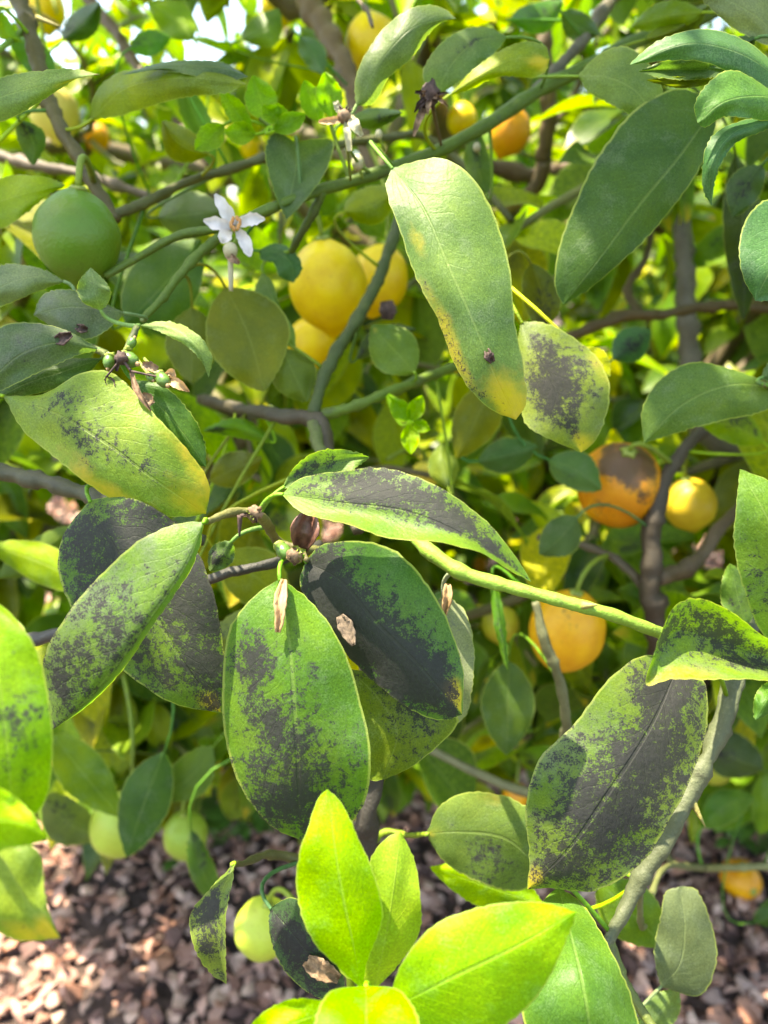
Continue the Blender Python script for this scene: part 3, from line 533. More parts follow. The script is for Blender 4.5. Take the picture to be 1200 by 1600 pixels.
# behind, about half a metre
ell((352, 448), (412, 612), 62, (.15, .175, .012), .50, bend=-8, fold=.5, under=True, conn=(285, 425, .44))
ell((300, 480), (300, 600), 40, (.13, .165, .012), .52, fold=.5, under=True, conn=(250, 470, .43))
ell((440, 545), (480, 628), 34, (.11, .165, .015), .51, fold=.4, under=True, conn=(510, 580, .51))
ell((648, 582), (580, 508), 36, (.115, .20, .03), .51, fold=.5, yel=[(.9, 0, .12, .9, .4)], label='small green leaf below the yellow lemons', conn=(640, 600, .52))
hero([(404, 392, .51), (435, 395, .505), (455, 412, .50), (458, 442, .505)], [(430, 380), (462, 396), (472, 420)], [(408, 405), (428, 412), (436, 432)], TEAL, .4, .4, conn=(420, 330, .455))
hero([(410, 425, .52), (425, 465, .51), (445, 500, .51), (462, 545, .515)], [(425, 440), (438, 480), (460, 515)], [(398, 450), (400, 490), (430, 530)], (.16, .26, .06), .4, .4, conn=(455, 392, .5))
hero([(1230, 612, .45), (1150, 600, .435), (1070, 630, .43), (1006, 692, .435)], [(1180, 590), (1130, 573), (1080, 566), (1032, 592), (1003, 640)], [(1200, 640), (1130, 657), (1060, 676)], (.085, .165, .035), .3, .8, label='smooth dark green leaf with a pale glint', conn=(1190, 600, .43))
ell((1190, 590), (1260, 560), 20, GG, .44, conn=(1190, 600, .43))
hero([(666, 1303, .425), (720, 1300, .417), (790, 1310, .415), (850, 1365, .42)], [(690, 1256), (730, 1238), (792, 1245), (840, 1275)], [(690, 1342), (742, 1376), (815, 1391)], (.13, .21, .045), .5, .6, soot=[(.55, .5, .25, .5, .5), (.5, 0, .3, .4, .32)], yel=[(.0, 0, .2, 1., .45), (.4, -.9, .3, .3, .35)], label='dull leaf with yellow margin above the bright new shoot', conn=(665, 1303, .42))
ell((850, 1415), (672, 1355), 32, (.24, .42, .02), .445, fold=.4, mat=M_YOUNG, conn=(1000, 1375, .40))
hero([(367, 1348, .345), (345, 1400, .335), (338, 1460, .33), (354, 1538, .338)], [(325, 1392), (298, 1428), (300, 1472), (330, 1522)], [(364, 1372), (353, 1430), (353, 1500)], (.17, .25, .045), .4, -.5, soot=[(.4, -.4, .25, .5, .88), (.65, -.3, .25, .5, .75), (.6, .5, .3, .5, .5)], label='small drooping leaf with sooty mould above the mulch', conn=(366, 1349, .347))
# new shoot
hero([(566, 1548, .272), (553, 1480, .266), (536, 1400, .263), (523, 1320, .264), (512, 1233, .272)], [(532, 1515), (490, 1472), (465, 1405), (464, 1350), (482, 1290), (500, 1244)], [(572, 1508), (598, 1435), (586, 1370), (560, 1310), (532, 1252)], YO, .45, .45, mat=M_YOUNG, label='upright fresh lime green leaf, tallest of the new shoot', conn=(578, 1548, .272))
hero([(584, 1548, .285), (600, 1480, .283), (615, 1390, .283), (626, 1299, .29)], [(530, 1515), (548, 1440), (575, 1350), (605, 1308)], [(625, 1505), (656, 1455), (657, 1400), (646, 1340)], (.25, .42, .04), .4, .4, mat=M_YOUNG, under=True, label='fresh lime green leaf standing behind the tallest one', conn=(578, 1548, .272))
hero([(604, 1580, .262), (700, 1530, .25), (800, 1482, .247), (901, 1425, .255)], [(625, 1510), (680, 1445), (770, 1413), (850, 1410)], [(670, 1625), (760, 1618), (835, 1562), (882, 1478)], (.22, .43, .03), .6, .6, mat=M_YOUNG, label='wide fresh lime green leaf reaching sideways from the new shoot', conn=(578, 1548, .272))
hero([(572, 1540, .262), (572, 1585, .24), (572, 1640, .225), (570, 1720, .222)], [(515, 1550), (488, 1620), (505, 1690)], [(625, 1548), (660, 1620), (640, 1690)], (.19, .42, .02), .3, .3, mat=M_YOUNG, conn=(578, 1548, .272))
hero([(535, 1570, .265), (480, 1590, .255), (430, 1610, .25), (370, 1640, .25)], [(500, 1562), (450, 1562), (400, 1592)], [(520, 1620), (460, 1650), (400, 1650)], YO, .3, .3, mat=M_YOUNG, conn=(578, 1548, .272))
hero([(872, 1384, .35), (895, 1470, .305), (915, 1560, .285), (930, 1680, .29)], [(838, 1420), (815, 1500), (822, 1610), (870, 1670)], [(905, 1408), (952, 1480), (990, 1570), (1000, 1650)], (.095, .21, .03), .9, 1.0, label='green leaf folded along its midrib under the new shoot', conn=(955, 1460, .37))
hero([(422, 1418, .36), (450, 1450, .35), (490, 1500, .345), (540, 1562, .35)], [(455, 1402), (490, 1420), (530, 1480)], [(420, 1450), (440, 1510), (500, 1560)], (.06, .13, .05), -.5, .6, soot=[(.4, .3, .4, .6, .95), (.8, -.2, .25, .6, .8)], label='dark curled leaf with black mould and a brown dead end', conn=(480, 1345, .42))
hero([(1032, 1542, .43), (1060, 1510, .425), (1070, 1450, .425), (1062, 1385, .43)], [(1022, 1490), (1032, 1430), (1042, 1392)], [(1095, 1555), (1120, 1500), (1105, 1425), (1085, 1388)], (.125, .17, .075), .3, .3, label='flat grey green leaf low on the right above the mulch', conn=(1010, 1590, .35))
ell((935, 1375), (1040, 1480), 42, (.14, .26, .025), .47, fold=.4, conn=(1000, 1375, .40))
ell((1010, 1610), (1060, 1545), 26, (.12, .2, .05), .44, fold=.3, conn=(1010, 1590, .35))
ell((795, 1032), (792, 1180), 40, (.085, .16, .025), .62, fold=.4, conn=(874, 1065, .51))
for (b, t, w, c, d) in [((85, 1150), (175, 1260), 42, (.12, .19, .015), .68), ((255, 1180), (205, 1320), 44, DG, .66), ((300, 1300), (345, 1410), 22, (.08, .18, .02), .66), ((70, 1245), (150, 1300), 40, (.12, .18, .06), .72),
        ((330, 1170), (250, 1240), 36, MG, .7), ((140, 920), (0, 860), 34, BR, .56), ((0, 900), (100, 830), 26, MG, .6), ((420, 690), (330, 675), 17, BR, .55), ((330, 750), (400, 720), 30, OL, .56),
        ((770, 600), (720, 702), 40, (.2, .24, .01), .57), ((830, 415), (845, 510), 34, OL, .52), ((1150, 250), (1160, 470), 36, (.045, .09, .015), .56), ((200, 500), (300, 390), 62, DG, .53), ((250, 340), (340, 330), 42, GG, .58),
        ((325, 240), (262, 195), 30, (.19, .23, .012), .52), ((545, 190), (618, 178), 18, MG, .5), ((540, 330), (610, 300), 34, (.2, .25, .015), .55), ((1095, 20), (1000, 40), 26, (.17, .22, .015), .5), ((1230, 70), (1100, -10), 38, (.16, .22, .12), .42), ((1180, 60), (1120, 80), 18, GG, .4),
        ((280, 130), (330, 250), 24, MG, .55), ((760, 300), (745, 210), 22, MG, .55), ((350, 870), (440, 940), 50, (.17, .23, .03), .5), ((330, 1000), (440, 960), 40, (.16, .24, .04), .52), ((560, 560), (640, 520), 20, DG, .58), ((1190, 690), (1100, 660), 30, BR, .6),
        ((750, 720), (830, 700), 30, TEAL, .62), ((860, 720), (930, 760), 34, TEAL, .62), ((900, 810), (850, 860), 34, TEAL, .6), ((960, 560), (1010, 520), 30, TEAL, .6), ((770, 900), (790, 1030), 10, MG, .5), ((1010, 60), (1100, 10), 18, OL, .52), ((700, 760), (690, 700), 26, LG, .56),
        ((20, 60), (80, 130), 26, MG, .6), ((100, 60), (150, 10), 26, DG, .65), ((30, 190), (50, 250), 24, GG, .5), ((0, 20), (30, 60), 16, BR, .5), ((470, 60), (500, 110), 22, TEAL, .68), ((380, 60), (430, 20), 30, LG, .7), ((300, 60), (240, 10), 30, BR, .7), ((205, 75), (260, 60), 24, MG, .65),
        ((1190, 260), (1150, 330), 30, DG, .5), ((880, 20), (930, 50), 26, DG, .6), ((800, 30), (870, 5), 28, MG, .66), ((1100, 1290), (1170, 1250), 30, MG, .8), ((1190, 1200), (1110, 1140), 40, DG, .75), ((1180, 1440), (1215, 1400), 26, DG, .9)]:
    r_ = random.random(); c = tuple(x*random.uniform(.85, 1.2) for x in c)
    bb, tt_ = np.array(b, float), np.array(t, float); ex = (tt_-bb)*.14; b, t = tuple(bb-ex*.3), tuple(tt_+ex)
    ell(b, t, w*.86, c, d, d+random.uniform(-.03, .05), bend=random.uniform(-14, 14), fold=random.uniform(.2, 1.4), bow=random.uniform(-.6, .8), under=r_ < .3, soot=[(random.random(), random.uniform(-.5, .5), .3, .5, random.choice([0, 0, .5, .7]))], nt_=26, ns_=5, teeth=14)
# young sprigs
for (b, t, w, d) in [((392, 205), (343, 140), 15, .46), ((420, 190), (395, 118), 24, .47), ((430, 195), (432, 160), 20, .455), ((428, 205), (478, 178), 16, .45), ((500, 190), (475, 125), 18, .48), ((520, 185), (508, 112), 20, .475), ((350, 195), (305, 235), 20, .465), ((400, 210), (350, 205), 18, .46), ((440, 190), (410, 165), 15, .452)]:
    ell(b, t, w, (.19, .36, .035), d, d-.01, fold=-.5, mat=M_YOUNG, nt_=26, ns_=5, teeth=14, conn=(515, 188, .478) if b[0] > 490 else (420, 198, .467))
for (b, t, w) in [((638, 658), (612, 622), 15), ((640, 658), (660, 618), 13), ((640, 662), (642, 710), 14), ((645, 660), (672, 672), 10)]:
    ell(b, t, w, YO, .49, .485, fold=-.4, mat=M_YOUNG, nt_=22, ns_=5, teeth=0, conn=(600, 615, .51))

# ------------------------------------------------------------------ lemons
def lemon_mesh(k, soot=0.0):
    r = random.Random(k); nu, nv = 40, 28; V = []; F = []; el = r.uniform(1.02, 1.16); sd_ = r.uniform(0, 50); nip = r.uniform(.16, .26)
    for j in range(nv+1):
        th = math.pi*j/nv
        for i in range(nu):
            ph = 2*math.pi*i/nu; rr = math.sin(th); z = math.cos(th)*el
            z -= nip*math.exp(-((math.pi-th)/.26)**2); z += .05*math.exp(-(th/.3)**2)
            b = 1+.035*mnoise.noise((rr*math.cos(ph)*1.6+sd_, rr*math.sin(ph)*1.6, z*1.6))+.012*mnoise.noise((rr*math.cos(ph)*5+sd_, rr*math.sin(ph)*5, z*5))
            V.append((rr*math.cos(ph)*b, rr*math.sin(ph)*b, z*b))
    for j in range(nv):
        for i in range(nu): F.append((j*nu+i, (j+1)*nu+i, (j+1)*nu+(i+1) % nu, j*nu+(i+1) % nu))
    V = np.array(V); return V, F
LEMONS = []
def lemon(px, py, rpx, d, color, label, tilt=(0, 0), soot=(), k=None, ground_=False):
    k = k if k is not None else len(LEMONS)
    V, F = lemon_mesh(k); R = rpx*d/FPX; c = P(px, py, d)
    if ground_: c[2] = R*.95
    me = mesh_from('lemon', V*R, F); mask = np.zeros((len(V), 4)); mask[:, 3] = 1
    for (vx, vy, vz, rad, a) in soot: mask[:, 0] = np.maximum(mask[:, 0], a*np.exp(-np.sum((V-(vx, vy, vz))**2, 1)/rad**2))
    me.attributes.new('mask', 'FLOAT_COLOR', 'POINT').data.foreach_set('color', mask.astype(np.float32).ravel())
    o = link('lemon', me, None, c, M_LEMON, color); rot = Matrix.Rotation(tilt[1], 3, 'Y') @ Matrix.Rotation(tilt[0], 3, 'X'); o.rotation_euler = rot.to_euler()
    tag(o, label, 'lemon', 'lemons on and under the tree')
    el = V[0][2]
    cv = []; cf = []
    for i in range(11):
        a = 6.283*i/10; 
    n = 10
    for rr, z in ((.0, el+.05), (.13, el+.055), (.2, el-.02), (.12, el-.06)):
        for i in range(n):
            a = 6.283*i/n; q = rr*(1+.18*math.cos(a*5)); cv.append((q*math.cos(a)*R, q*math.sin(a)*R, z*R))
    for j in range(3):
        for i in range(n): cf.append((j*n+i, j*n+(i+1) % n, (j+1)*n+(i+1) % n, (j+1)*n+i))
    link('calyx', mesh_from('calyx', cv, cf), o, (0, 0, 0), M_CALYX)
    top = np.array(rot @ Vector((0, 0, float((el+.04)*R))))+c; up = np.array(rot @ Vector((0, 0, 1)))
    if not ground_: LEMONS.append((px, py, rpx, d, top, up, o, R))
    return o
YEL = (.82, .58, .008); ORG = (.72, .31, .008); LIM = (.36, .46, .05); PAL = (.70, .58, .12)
lemon(122, 371, 65, .45, (.09, .185, .010), 'round unripe green lemon hanging beside the brown stem', (0, .15), k=3)
lemon(513, 447, 61, .62, YEL, 'large ripe yellow lemon under the long green branch', (.1, -.1), k=5)
lemon(592, 437, 46, .70, (.76, .53, .01), 'yellow lemon tucked behind the largest ripe one', (0, .2), k=6)
lemon(487, 535, 38, .74, YEL, 'yellow lemon half hidden beneath the largest ripe one', (0, .3), k=7)
lemon(582, 70, 42, .80, YEL, 'yellow lemon beside the tan brown limb', (0, -.2), k=8)
lemon(722, 188, 23, 1.15, YEL, 'small far yellow lemon just above the green branch', k=9)
lemon(797, 206, 32, 1.0, ORG, 'deep orange lemon below the leaf with the yellow lobe', (0, .4), k=10)
lemon(85, 175, 37, .92, PAL, 'blurred pale yellow lemon behind the brown stem', k=11)
lemon(152, 215, 19, 1.5, ORG, 'tiny far orange lemon beyond the brown stem', k=12)
lemon(968, 758, 65, .66, (.70, .29, .01), 'orange lemon blackened on top with sooty mould', (.5, -.05), soot=[(0, -.1, 1.05, .85, 1.15), (.3, -.9, .45, .35, .85), (.1, -.9, -.3, .3, .6), (.6, -.6, .3, .45, .6), (-.5, -.75, .2, .5, .62), (.3, -.8, -.4, .5, .5)], k=13)
lemon(1078, 788, 40, .78, (.70, .48, .03), 'yellow lemon right of the blackened orange one', (0, -.3), k=14)
lemon(886, 985, 58, .64, (.74, .38, .012), 'golden lemon tapering to its tip under the light green shoot', (.1, .1), soot=[(-.2, -.6, .8, .5, .55)], k=15)
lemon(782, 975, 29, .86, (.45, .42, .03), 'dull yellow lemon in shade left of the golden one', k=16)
lemon(750, 882, 11, 1.6, ORG, 'far orange dot of a lemon under the horizontal leaf', k=17)
lemon(806, 1243, 20, 1.0, ORG, 'orange lemon peeping out beside the large grey leaf', k=18)
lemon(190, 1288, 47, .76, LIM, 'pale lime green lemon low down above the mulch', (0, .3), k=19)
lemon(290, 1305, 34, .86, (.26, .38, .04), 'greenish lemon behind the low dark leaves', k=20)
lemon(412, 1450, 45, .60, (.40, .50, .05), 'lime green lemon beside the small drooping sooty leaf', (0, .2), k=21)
lemon(1117, 1195, 28, 1.0, (.42, .46, .05), 'yellow green lemon behind the grey thorny stem', k=22)
lemon(662, 746, 22, .80, (.72, .58, .06), 'small pale yellow lemon above the horizontal sooty leaf', k=23)
lemon(436, 8, 28, 1.25, YEL, 'far yellow lemon high in the foliage left of the limb', k=25)
lemon(70, 12, 30, 1.25, YEL, 'far yellow lemon high above the brown stem', k=26)
lemon(395, 228, 20, 1.3, YEL, 'far yellow lemon behind the heart shaped leaf', k=27)
lemon(1152, 1394, 29, 1.454, ORG, 'fallen orange lemon lying on the mulch', (1.3, .5), k=24, ground_=True)

# ------------------------------------------------------------------ tree skeleton
nodes = []; par = []; isend = []
def addpath(p0i, p1, step=.05, sag=.0, jit=.012):
    p0 = nodes[p0i]; L = np.linalg.norm(p1-p0); n = max(1, int(L/step)); last = p0i
    side = RNG.normal(0, 1, 3); side -= (p1-p0)*(side@(p1-p0))/(L*L+1e-9); side *= L*.10
    for k in range(1, n+1):
        t = k/n; p = p0+(p1-p0)*t + side*math.sin(math.pi*t) + np.array([0, 0, L*.12*math.sin(math.pi*t)])
        if k < n: p = p+RNG.normal(0, jit, 3)*min(1, L)
        nodes.append(p); par.append(last); last = len(nodes)-1
    return last
nodes.append(TB+(0, 0, -.03)); par.append(-1)
forks = []
f0 = addpath(0, TB+np.array([-.03, -.02, .42]), .07)
for tgt in [(-.75, 1.55, 1.35), (.05, 1.2, 1.55), (.85, 1.3, 1.45), (.15, 2.2, 1.75), (1.15, 1.9, 1.4), (-.3, 2.3, 1.5), (-.35, 1.1, .95), (.7, 1.05, 1.0)]:
    forks.append(addpath(f0, np.array(tgt), .07, jit=.02))
# attractors through the crown volume
def in_view_front(p, lim):
    px, py, d = proj(p); return d < lim and -140 < px < 1340 and -160 < py < 1760
att = []
tries = 0
CC_ = np.array([.15, 1.65, 1.22]); RR_ = np.array([1.75, 1.28, 1.08])
while len(att) < 1320 and tries < 60000:
    tries += 1
    q = RNG.uniform(-1, 1, 3); rr = np.linalg.norm(q)
    if rr > 1 or rr < .25: continue
    p = CC_+q*RR_
    if p[2] < max(.30, .70-.85*(p[1]-.65))+.06*math.sin(p[0]*7): continue
    if p[2] > 1.9 or p[0] < -.72-.42*max(0, p[1]-.9): continue
    if p[2] > 1.15 and p[0] < .25 and RNG.random() < .35: continue
    if p[2] > 1.6 and RNG.random() < .3: continue
    if in_view_front(p, .66): continue
    att.append(p)
# overhead front skirt, unseen above the frame, added to shade the front leaves
for _ in range(70):
    p = np.array([RNG.uniform(-1.1, 1.2), RNG.uniform(.42, .95), RNG.uniform(1.72, 2.25)])
    if not in_view_front(p, .66): att.append(p)
# low skirt of the crown
for _ in range(260):
    y_ = RNG.uniform(.72, 1.55); z_ = max(.27, .66-.85*(y_-.65))+abs(RNG.normal(0, .12))
    p = np.array([RNG.uniform(-.75, 1.15), y_, z_])
    if not in_view_front(p, .66): att.append(p)
att = np.array(att)
NA = np.array(nodes)
dist = np.min(np.linalg.norm(att[:, None, :]-NA[None], axis=2), axis=1)
ends = []
for i in np.argsort(dist):
    NA = np.array(nodes); j = int(np.argmin(np.linalg.norm(NA-att[i], axis=1) + .0))
    ends.append((addpath(j, att[i], .05), att[i]))
NA = np.array(nodes); N = len(nodes)
cnt = np.zeros(N); 
for e, _ in ends: cnt[e] += 1
for i in range(N-1, 0, -1): cnt[par[i]] += cnt[i]
rad = .0016+.0020*np.sqrt(np.maximum(cnt, 0))*.95
rad[0] *= 1.35
# split skeleton to chains
children = [[] for _ in range(N)]
for i in range(1, N): children[par[i]].append(i)
chains = []; stack = [(0, -1)]
while stack:
    s, p = stack.pop(); ch = [p, s] if p >= 0 else [s]; cur = s
    while children[cur]:
        cs = sorted(children[cur], key=lambda c: -cnt[c])
        for c in cs[1:]: stack.append((c, cur))
        cur = cs[0]; ch.append(cur)
    chains.append(ch)
tw_V, tw_F = [], []; off = 0
for ci, ch in enumerate(chains):
    pts = NA[ch]; r = rad[ch].copy()
    if ci > 0: r[0] = min(r[0], r[1]*1.1)
    if len(pts) < 2: continue
    if len(pts) > 2: 
        sm = pts.copy(); sm[1:-1] = (pts[:-2]+2*pts[1:-1]+pts[2:])/4; pts = sm if ci else pts
    if ci == 0 or r[1] > .006:
        V, F = tube_geo(pts-pts[0], r, 10, .25, ci)
        link('trunk' if ci == 0 else 'branch', mesh_from('trunk' if ci == 0 else 'limb', V, F), tree, pts[0]-TB, M_BARK, (.12, .098, .062) if r[1] > .012 else (.10, .09, .045))
    else:
        V, F = tube_geo(pts, r, 5); tw_V.append(np.array(V)); tw_F += [tuple(a+off for a in f) for f in F]; off += len(V)
# connections: hero branch roots, lemons
def connect(p0, dir0, r0, r1, color, name='twig', pool=None, maxr=None):
    """tube from p0 to the nearest skeleton node"""
    D = np.linalg.norm(NA-p0, axis=1); D = D + np.where((NA-CAM)@FWD < .6, 5, 0); j = int(np.argmin(D)); q = NA[j]
    L = D[j] if D[j] < 5 else D[j]-5
    b = p0+dir0*min(.4*L, .12)
    T = np.linspace(0, 1, 12)[:, None]; path = (1-T)**2*p0+2*T*(1-T)*b+T*T*q
    return path
for p, nx, r, col in ANCH:
    dv = p-nx; dv /= np.linalg.norm(dv); path = connect(p, dv, r, r, col)
    V, F = tube_geo(path-path[0], np.linspace(r, r*.9, 12), 8, .2); link('branch', mesh_from('branch', V, F), tree, path[0]-TB, M_BARK, col)
for (px, py, rp, d, top, up, o, R) in LEMONS:
    allp = np.array([b[0] for b in BP]); Dh = np.linalg.norm(allp-(top+np.array([0, 0, .04])), axis=1); jh = int(np.argmin(Dh))
    Dn = np.linalg.norm(NA-(top+np.array([0, 0, .04])), axis=1); jn = int(np.argmin(Dn))
    q = allp[jh] if Dh[jh] < Dn[jn] else NA[jn]
    L = np.linalg.norm(q-top); T = np.linspace(0, 1, 12)[:, None]; s0 = top-up*R*.05
    path = (1-T)**2*s0+2*T*(1-T)*(s0+up*L*.5)+T*T*q
    k = 4
    inv = o.matrix_basis.inverted()
    V, F = tube_geo(path, np.linspace(.0019, .0024, 12), 6); V2 = [inv @ Vector(v) for v in V]
    link('stem', mesh_from('stem', V2, F), o, (0, 0, 0), M_BARK, (.17, .23, .06))
# petioles of the placed leaves
allp = np.array([b[0] for b in BP])
for (o, base, dirv, col, cn) in LEAVES:
    if cn is not None:
        w = P(*cn); q = w
        j = int(np.argmin(np.linalg.norm(allp-w, axis=1)))
        if np.linalg.norm(allp[j]-w) < .03: q = allp[j]
    else:
        cand = np.concatenate([allp, NA]); D = np.linalg.norm(cand-base, axis=1)
        dz = (cand-CAM)@FWD; D = D+np.where(dz < (base-CAM)@FWD-.02, .3, 0); q = cand[int(np.argmin(D))]
    L = np.linalg.norm(q-base); T = np.linspace(0, 1, 9)[:, None]; b = base+dirv*L*.45
    s0 = base-dirv*.001; path = (1-T)**2*s0+2*T*(1-T)*b+T*T*q
    V, F = tube_geo(path-base, np.linspace(.0009, .0013, 9) if L < .2 else np.linspace(.0010, .0020, 9), 6)
    link('petiole', mesh_from('petiole', V, F), o, (0, 0, 0), M_BARK, (col[0]*1.1, col[1]*1.1, col[2]*1.2))

# ------------------------------------------------------------------ leaves of the crown
def leaf_template(k, nt_=11, ns_=2):
    r = random.Random(100+k); L = 1.0; w = r.uniform(.17, .235); fold = r.uniform(.15, .55); droop = r.uniform(.02, .35); twist = r.uniform(-.5, .5); wav = r.uniform(.0, .05)
    V = []; uv = []; T = []; S = []
    for i in range(nt_):
        t = i/(nt_-1); ww = w*1.05*(max(math.sin(math.pi*t**.88), 0))**.78+.005
        for j in range(-ns_, ns_+1):
            s = j/ns_; x = s*ww; z = abs(s)*ww*fold - droop*t*t + wav*math.sin(t*9+s*2)*abs(s); a = twist*(t-.3)
            V.append((x*math.cos(a)-z*math.sin(a)*.3, .10+t*.9, z+x*math.sin(a))); uv.append((.5+.5*s, t)); T.append(t); S.append(s)
    F = []; c = 2*ns_+1
    for i in range(nt_-1):
        for j in range(c-1): F.append((i*c+j, i*c+j+1, (i+1)*c+j+1, (i+1)*c+j))
    n0 = len(V); V += [(-.006, 0, .0), (.006, 0, 0), (.010, .115, .004), (-.010, .115, .004)]; uv += [(.5, 0)]*4; T += [0]*4; S += [0]*4; F.append((n0, n0+1, n0+2, n0+3))
    T = np.array(T); S = np.array(S); so = []
    if k % 3 == 0: so = [(r.uniform(.3, .7), r.uniform(-.5, .5), .3, .6, r.uniform(.5, .9))]
    ye = [(1, 0, .15, 1, .9)] if k % 4 == 1 else []
    mask = np.stack([blobs(so, T, S), blobs(ye, T, S), np.zeros(len(T))], 1)
    return np.array(V), F, np.array(uv), mask
TPL = [leaf_template(k) for k in range(12)]; TLO = [leaf_template(k, 7, 1) for k in range(12)]
def set_leaf_attr(me, uvs, mask, tint=None):
    uvl = me.uv_layers.new(name='UVMap'); li = np.zeros(len(me.loops), np.int32); me.loops.foreach_get('vertex_index', li)
    uvl.data.foreach_set('uv', uvs[li].astype(np.float32).ravel())
    me.attributes.new('mask', 'FLOAT_COLOR', 'POINT').data.foreach_set('color', np.concatenate([mask, np.zeros((len(mask), 1))], 1).astype(np.float32).ravel())
    if tint is not None: me.attributes.new('tint', 'FLOAT_COLOR', 'POINT').data.foreach_set('color', np.concatenate([tint, np.ones((len(tint), 1))], 1).astype(np.float32).ravel())
TME = []
for V, F, uv, mk in TPL:
    me = mesh_from('leaf_blade', V, F); set_leaf_attr(me, uv, mk); me.materials.append(M_LEAF); TME.append(me)
PALET = [DG, DG, MG, MG, MG, LG, LG, YG, YG, OL, BR, (.20, .30, .02), (.30, .34, .02)]
PLIGHT = [LG, YG, YG, BR, (.32, .42, .02), MG, (.26, .36, .02)]  # lighter greens paint backlight into the upper left crown leaves
cleaves = []
def frame(y, zhint):
    y = y/np.linalg.norm(y); x = np.cross(y, zhint); l = np.linalg.norm(x)
    if l < 1e-4: x = np.array([1., 0, 0]); l = 1
    x = x/l; z = np.cross(x, y); return np.stack([x, y, z], 1)
def blocks(p, L, d):
    """would this leaf hang in front of a lemon"""
    px, py, dd = proj(p)
    for (lx, ly, lr, ld, *_r) in LEMONS:
        if dd < ld+.03 and (px-lx)**2+(py-ly)**2 < (lr*.95+L*.36*FPX/dd)**2: return True
    return False
for e, p_end in ends:
    chain = [e]
    while par[chain[-1]] >= 0 and len(chain) < 8: chain.append(par[chain[-1]])
    nleaf = RNG.integers(8, 13)
    for k in range(nleaf):
        f = RNG.uniform(0, min(len(chain)-1.01, 4.5)) if k else 0.0; i = int(f); a, b = NA[chain[i]], NA[chain[min(i+1, len(chain)-1)]]
        p = a+(b-a)*(f-i); tw = a-b; tw = tw/(np.linalg.norm(tw)+1e-9)
        rnd = RNG.normal(0, 1, 3); y = tw*.5+rnd*.55+np.array([0, -.12, -.30]); y /= np.linalg.norm(y)
        zh = np.array([0, -.25, 1.0])+RNG.normal(0, .35, 3); L = RNG.uniform(.075, .14)
        c = p+y*L*.5
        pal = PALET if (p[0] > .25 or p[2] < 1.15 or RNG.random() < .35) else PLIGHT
        if in_view_front(c, .58) or in_view_front(p+y*L, .55) or blocks(c, L, 0): continue
        if p[2] < max(.2, .60-.85*(p[1]-.65)): continue
        cleaves.append((p, frame(y, zh), L, RNG.integers(len(TPL)), np.array(pal[RNG.integers(len(pal))])*np.array([1.22, 1.08, .9])*RNG.uniform(.75, 1.35)))
score = []
for i, (p, R, L, k, c) in enumerate(cleaves):
    px, py, d = proj(p+R[:, 1]*L*.5); vis = -40 < px < 1240 and -40 < py < 1640
    score.append((-(L/d) if vis else 1, i))
score.sort(); n_hero = sum(1 for o in tree.children if o.name.split('.')[0] == 'leaf')
single = set(i for s, i in score[:max(0, 298-n_hero)] if s < 0)
VV, FF, UU, MM, TT_ = [], [], [], [], []; off = 0
for i, (p, R, L, k, c) in enumerate(cleaves):
    if i in single:
        o = link('leaf', TME[k], tree, p-TB, color=tuple(np.minimum(c, .9))); o.scale = (L, L, L); o.rotation_euler = Matrix(R.tolist()).to_euler()
    else:
        px, py, d_ = proj(p); near = d_ < 1.25 and -60 < px < 1260 and -60 < py < 1660
        V, F, uv, mk = (TPL if near else TLO)[k]; VV.append((V*L)@R.T+p); FF += [tuple(a+off for a in f) for f in F]; off += len(V); UU.append(uv); MM.append(mk); TT_.append(np.tile(c, (len(V), 1)))
me = bpy.data.meshes.new('foliage'); me.from_pydata((np.concatenate(VV)-TB).tolist(), [], FF); me.polygons.foreach_set('use_smooth', [True]*len(me.polygons)); me.update()
set_leaf_attr(me, np.concatenate(UU), np.concatenate(MM), np.concatenate(TT_))
tag(link('foliage', me, tree, mat=M_FOL), 'mass of smaller green leaves deeper in the lemon tree', kind='stuff')
me = bpy.data.meshes.new('twigs'); me.from_pydata((np.concatenate(tw_V)-TB).tolist(), [], tw_F); me.polygons.foreach_set('use_smooth', [True]*len(me.polygons)); me.update()
tag(link('twigs', me, tree, mat=M_BARK, color=(.13, .14, .06)), 'tangle of thin twigs inside the crown', kind='stuff')

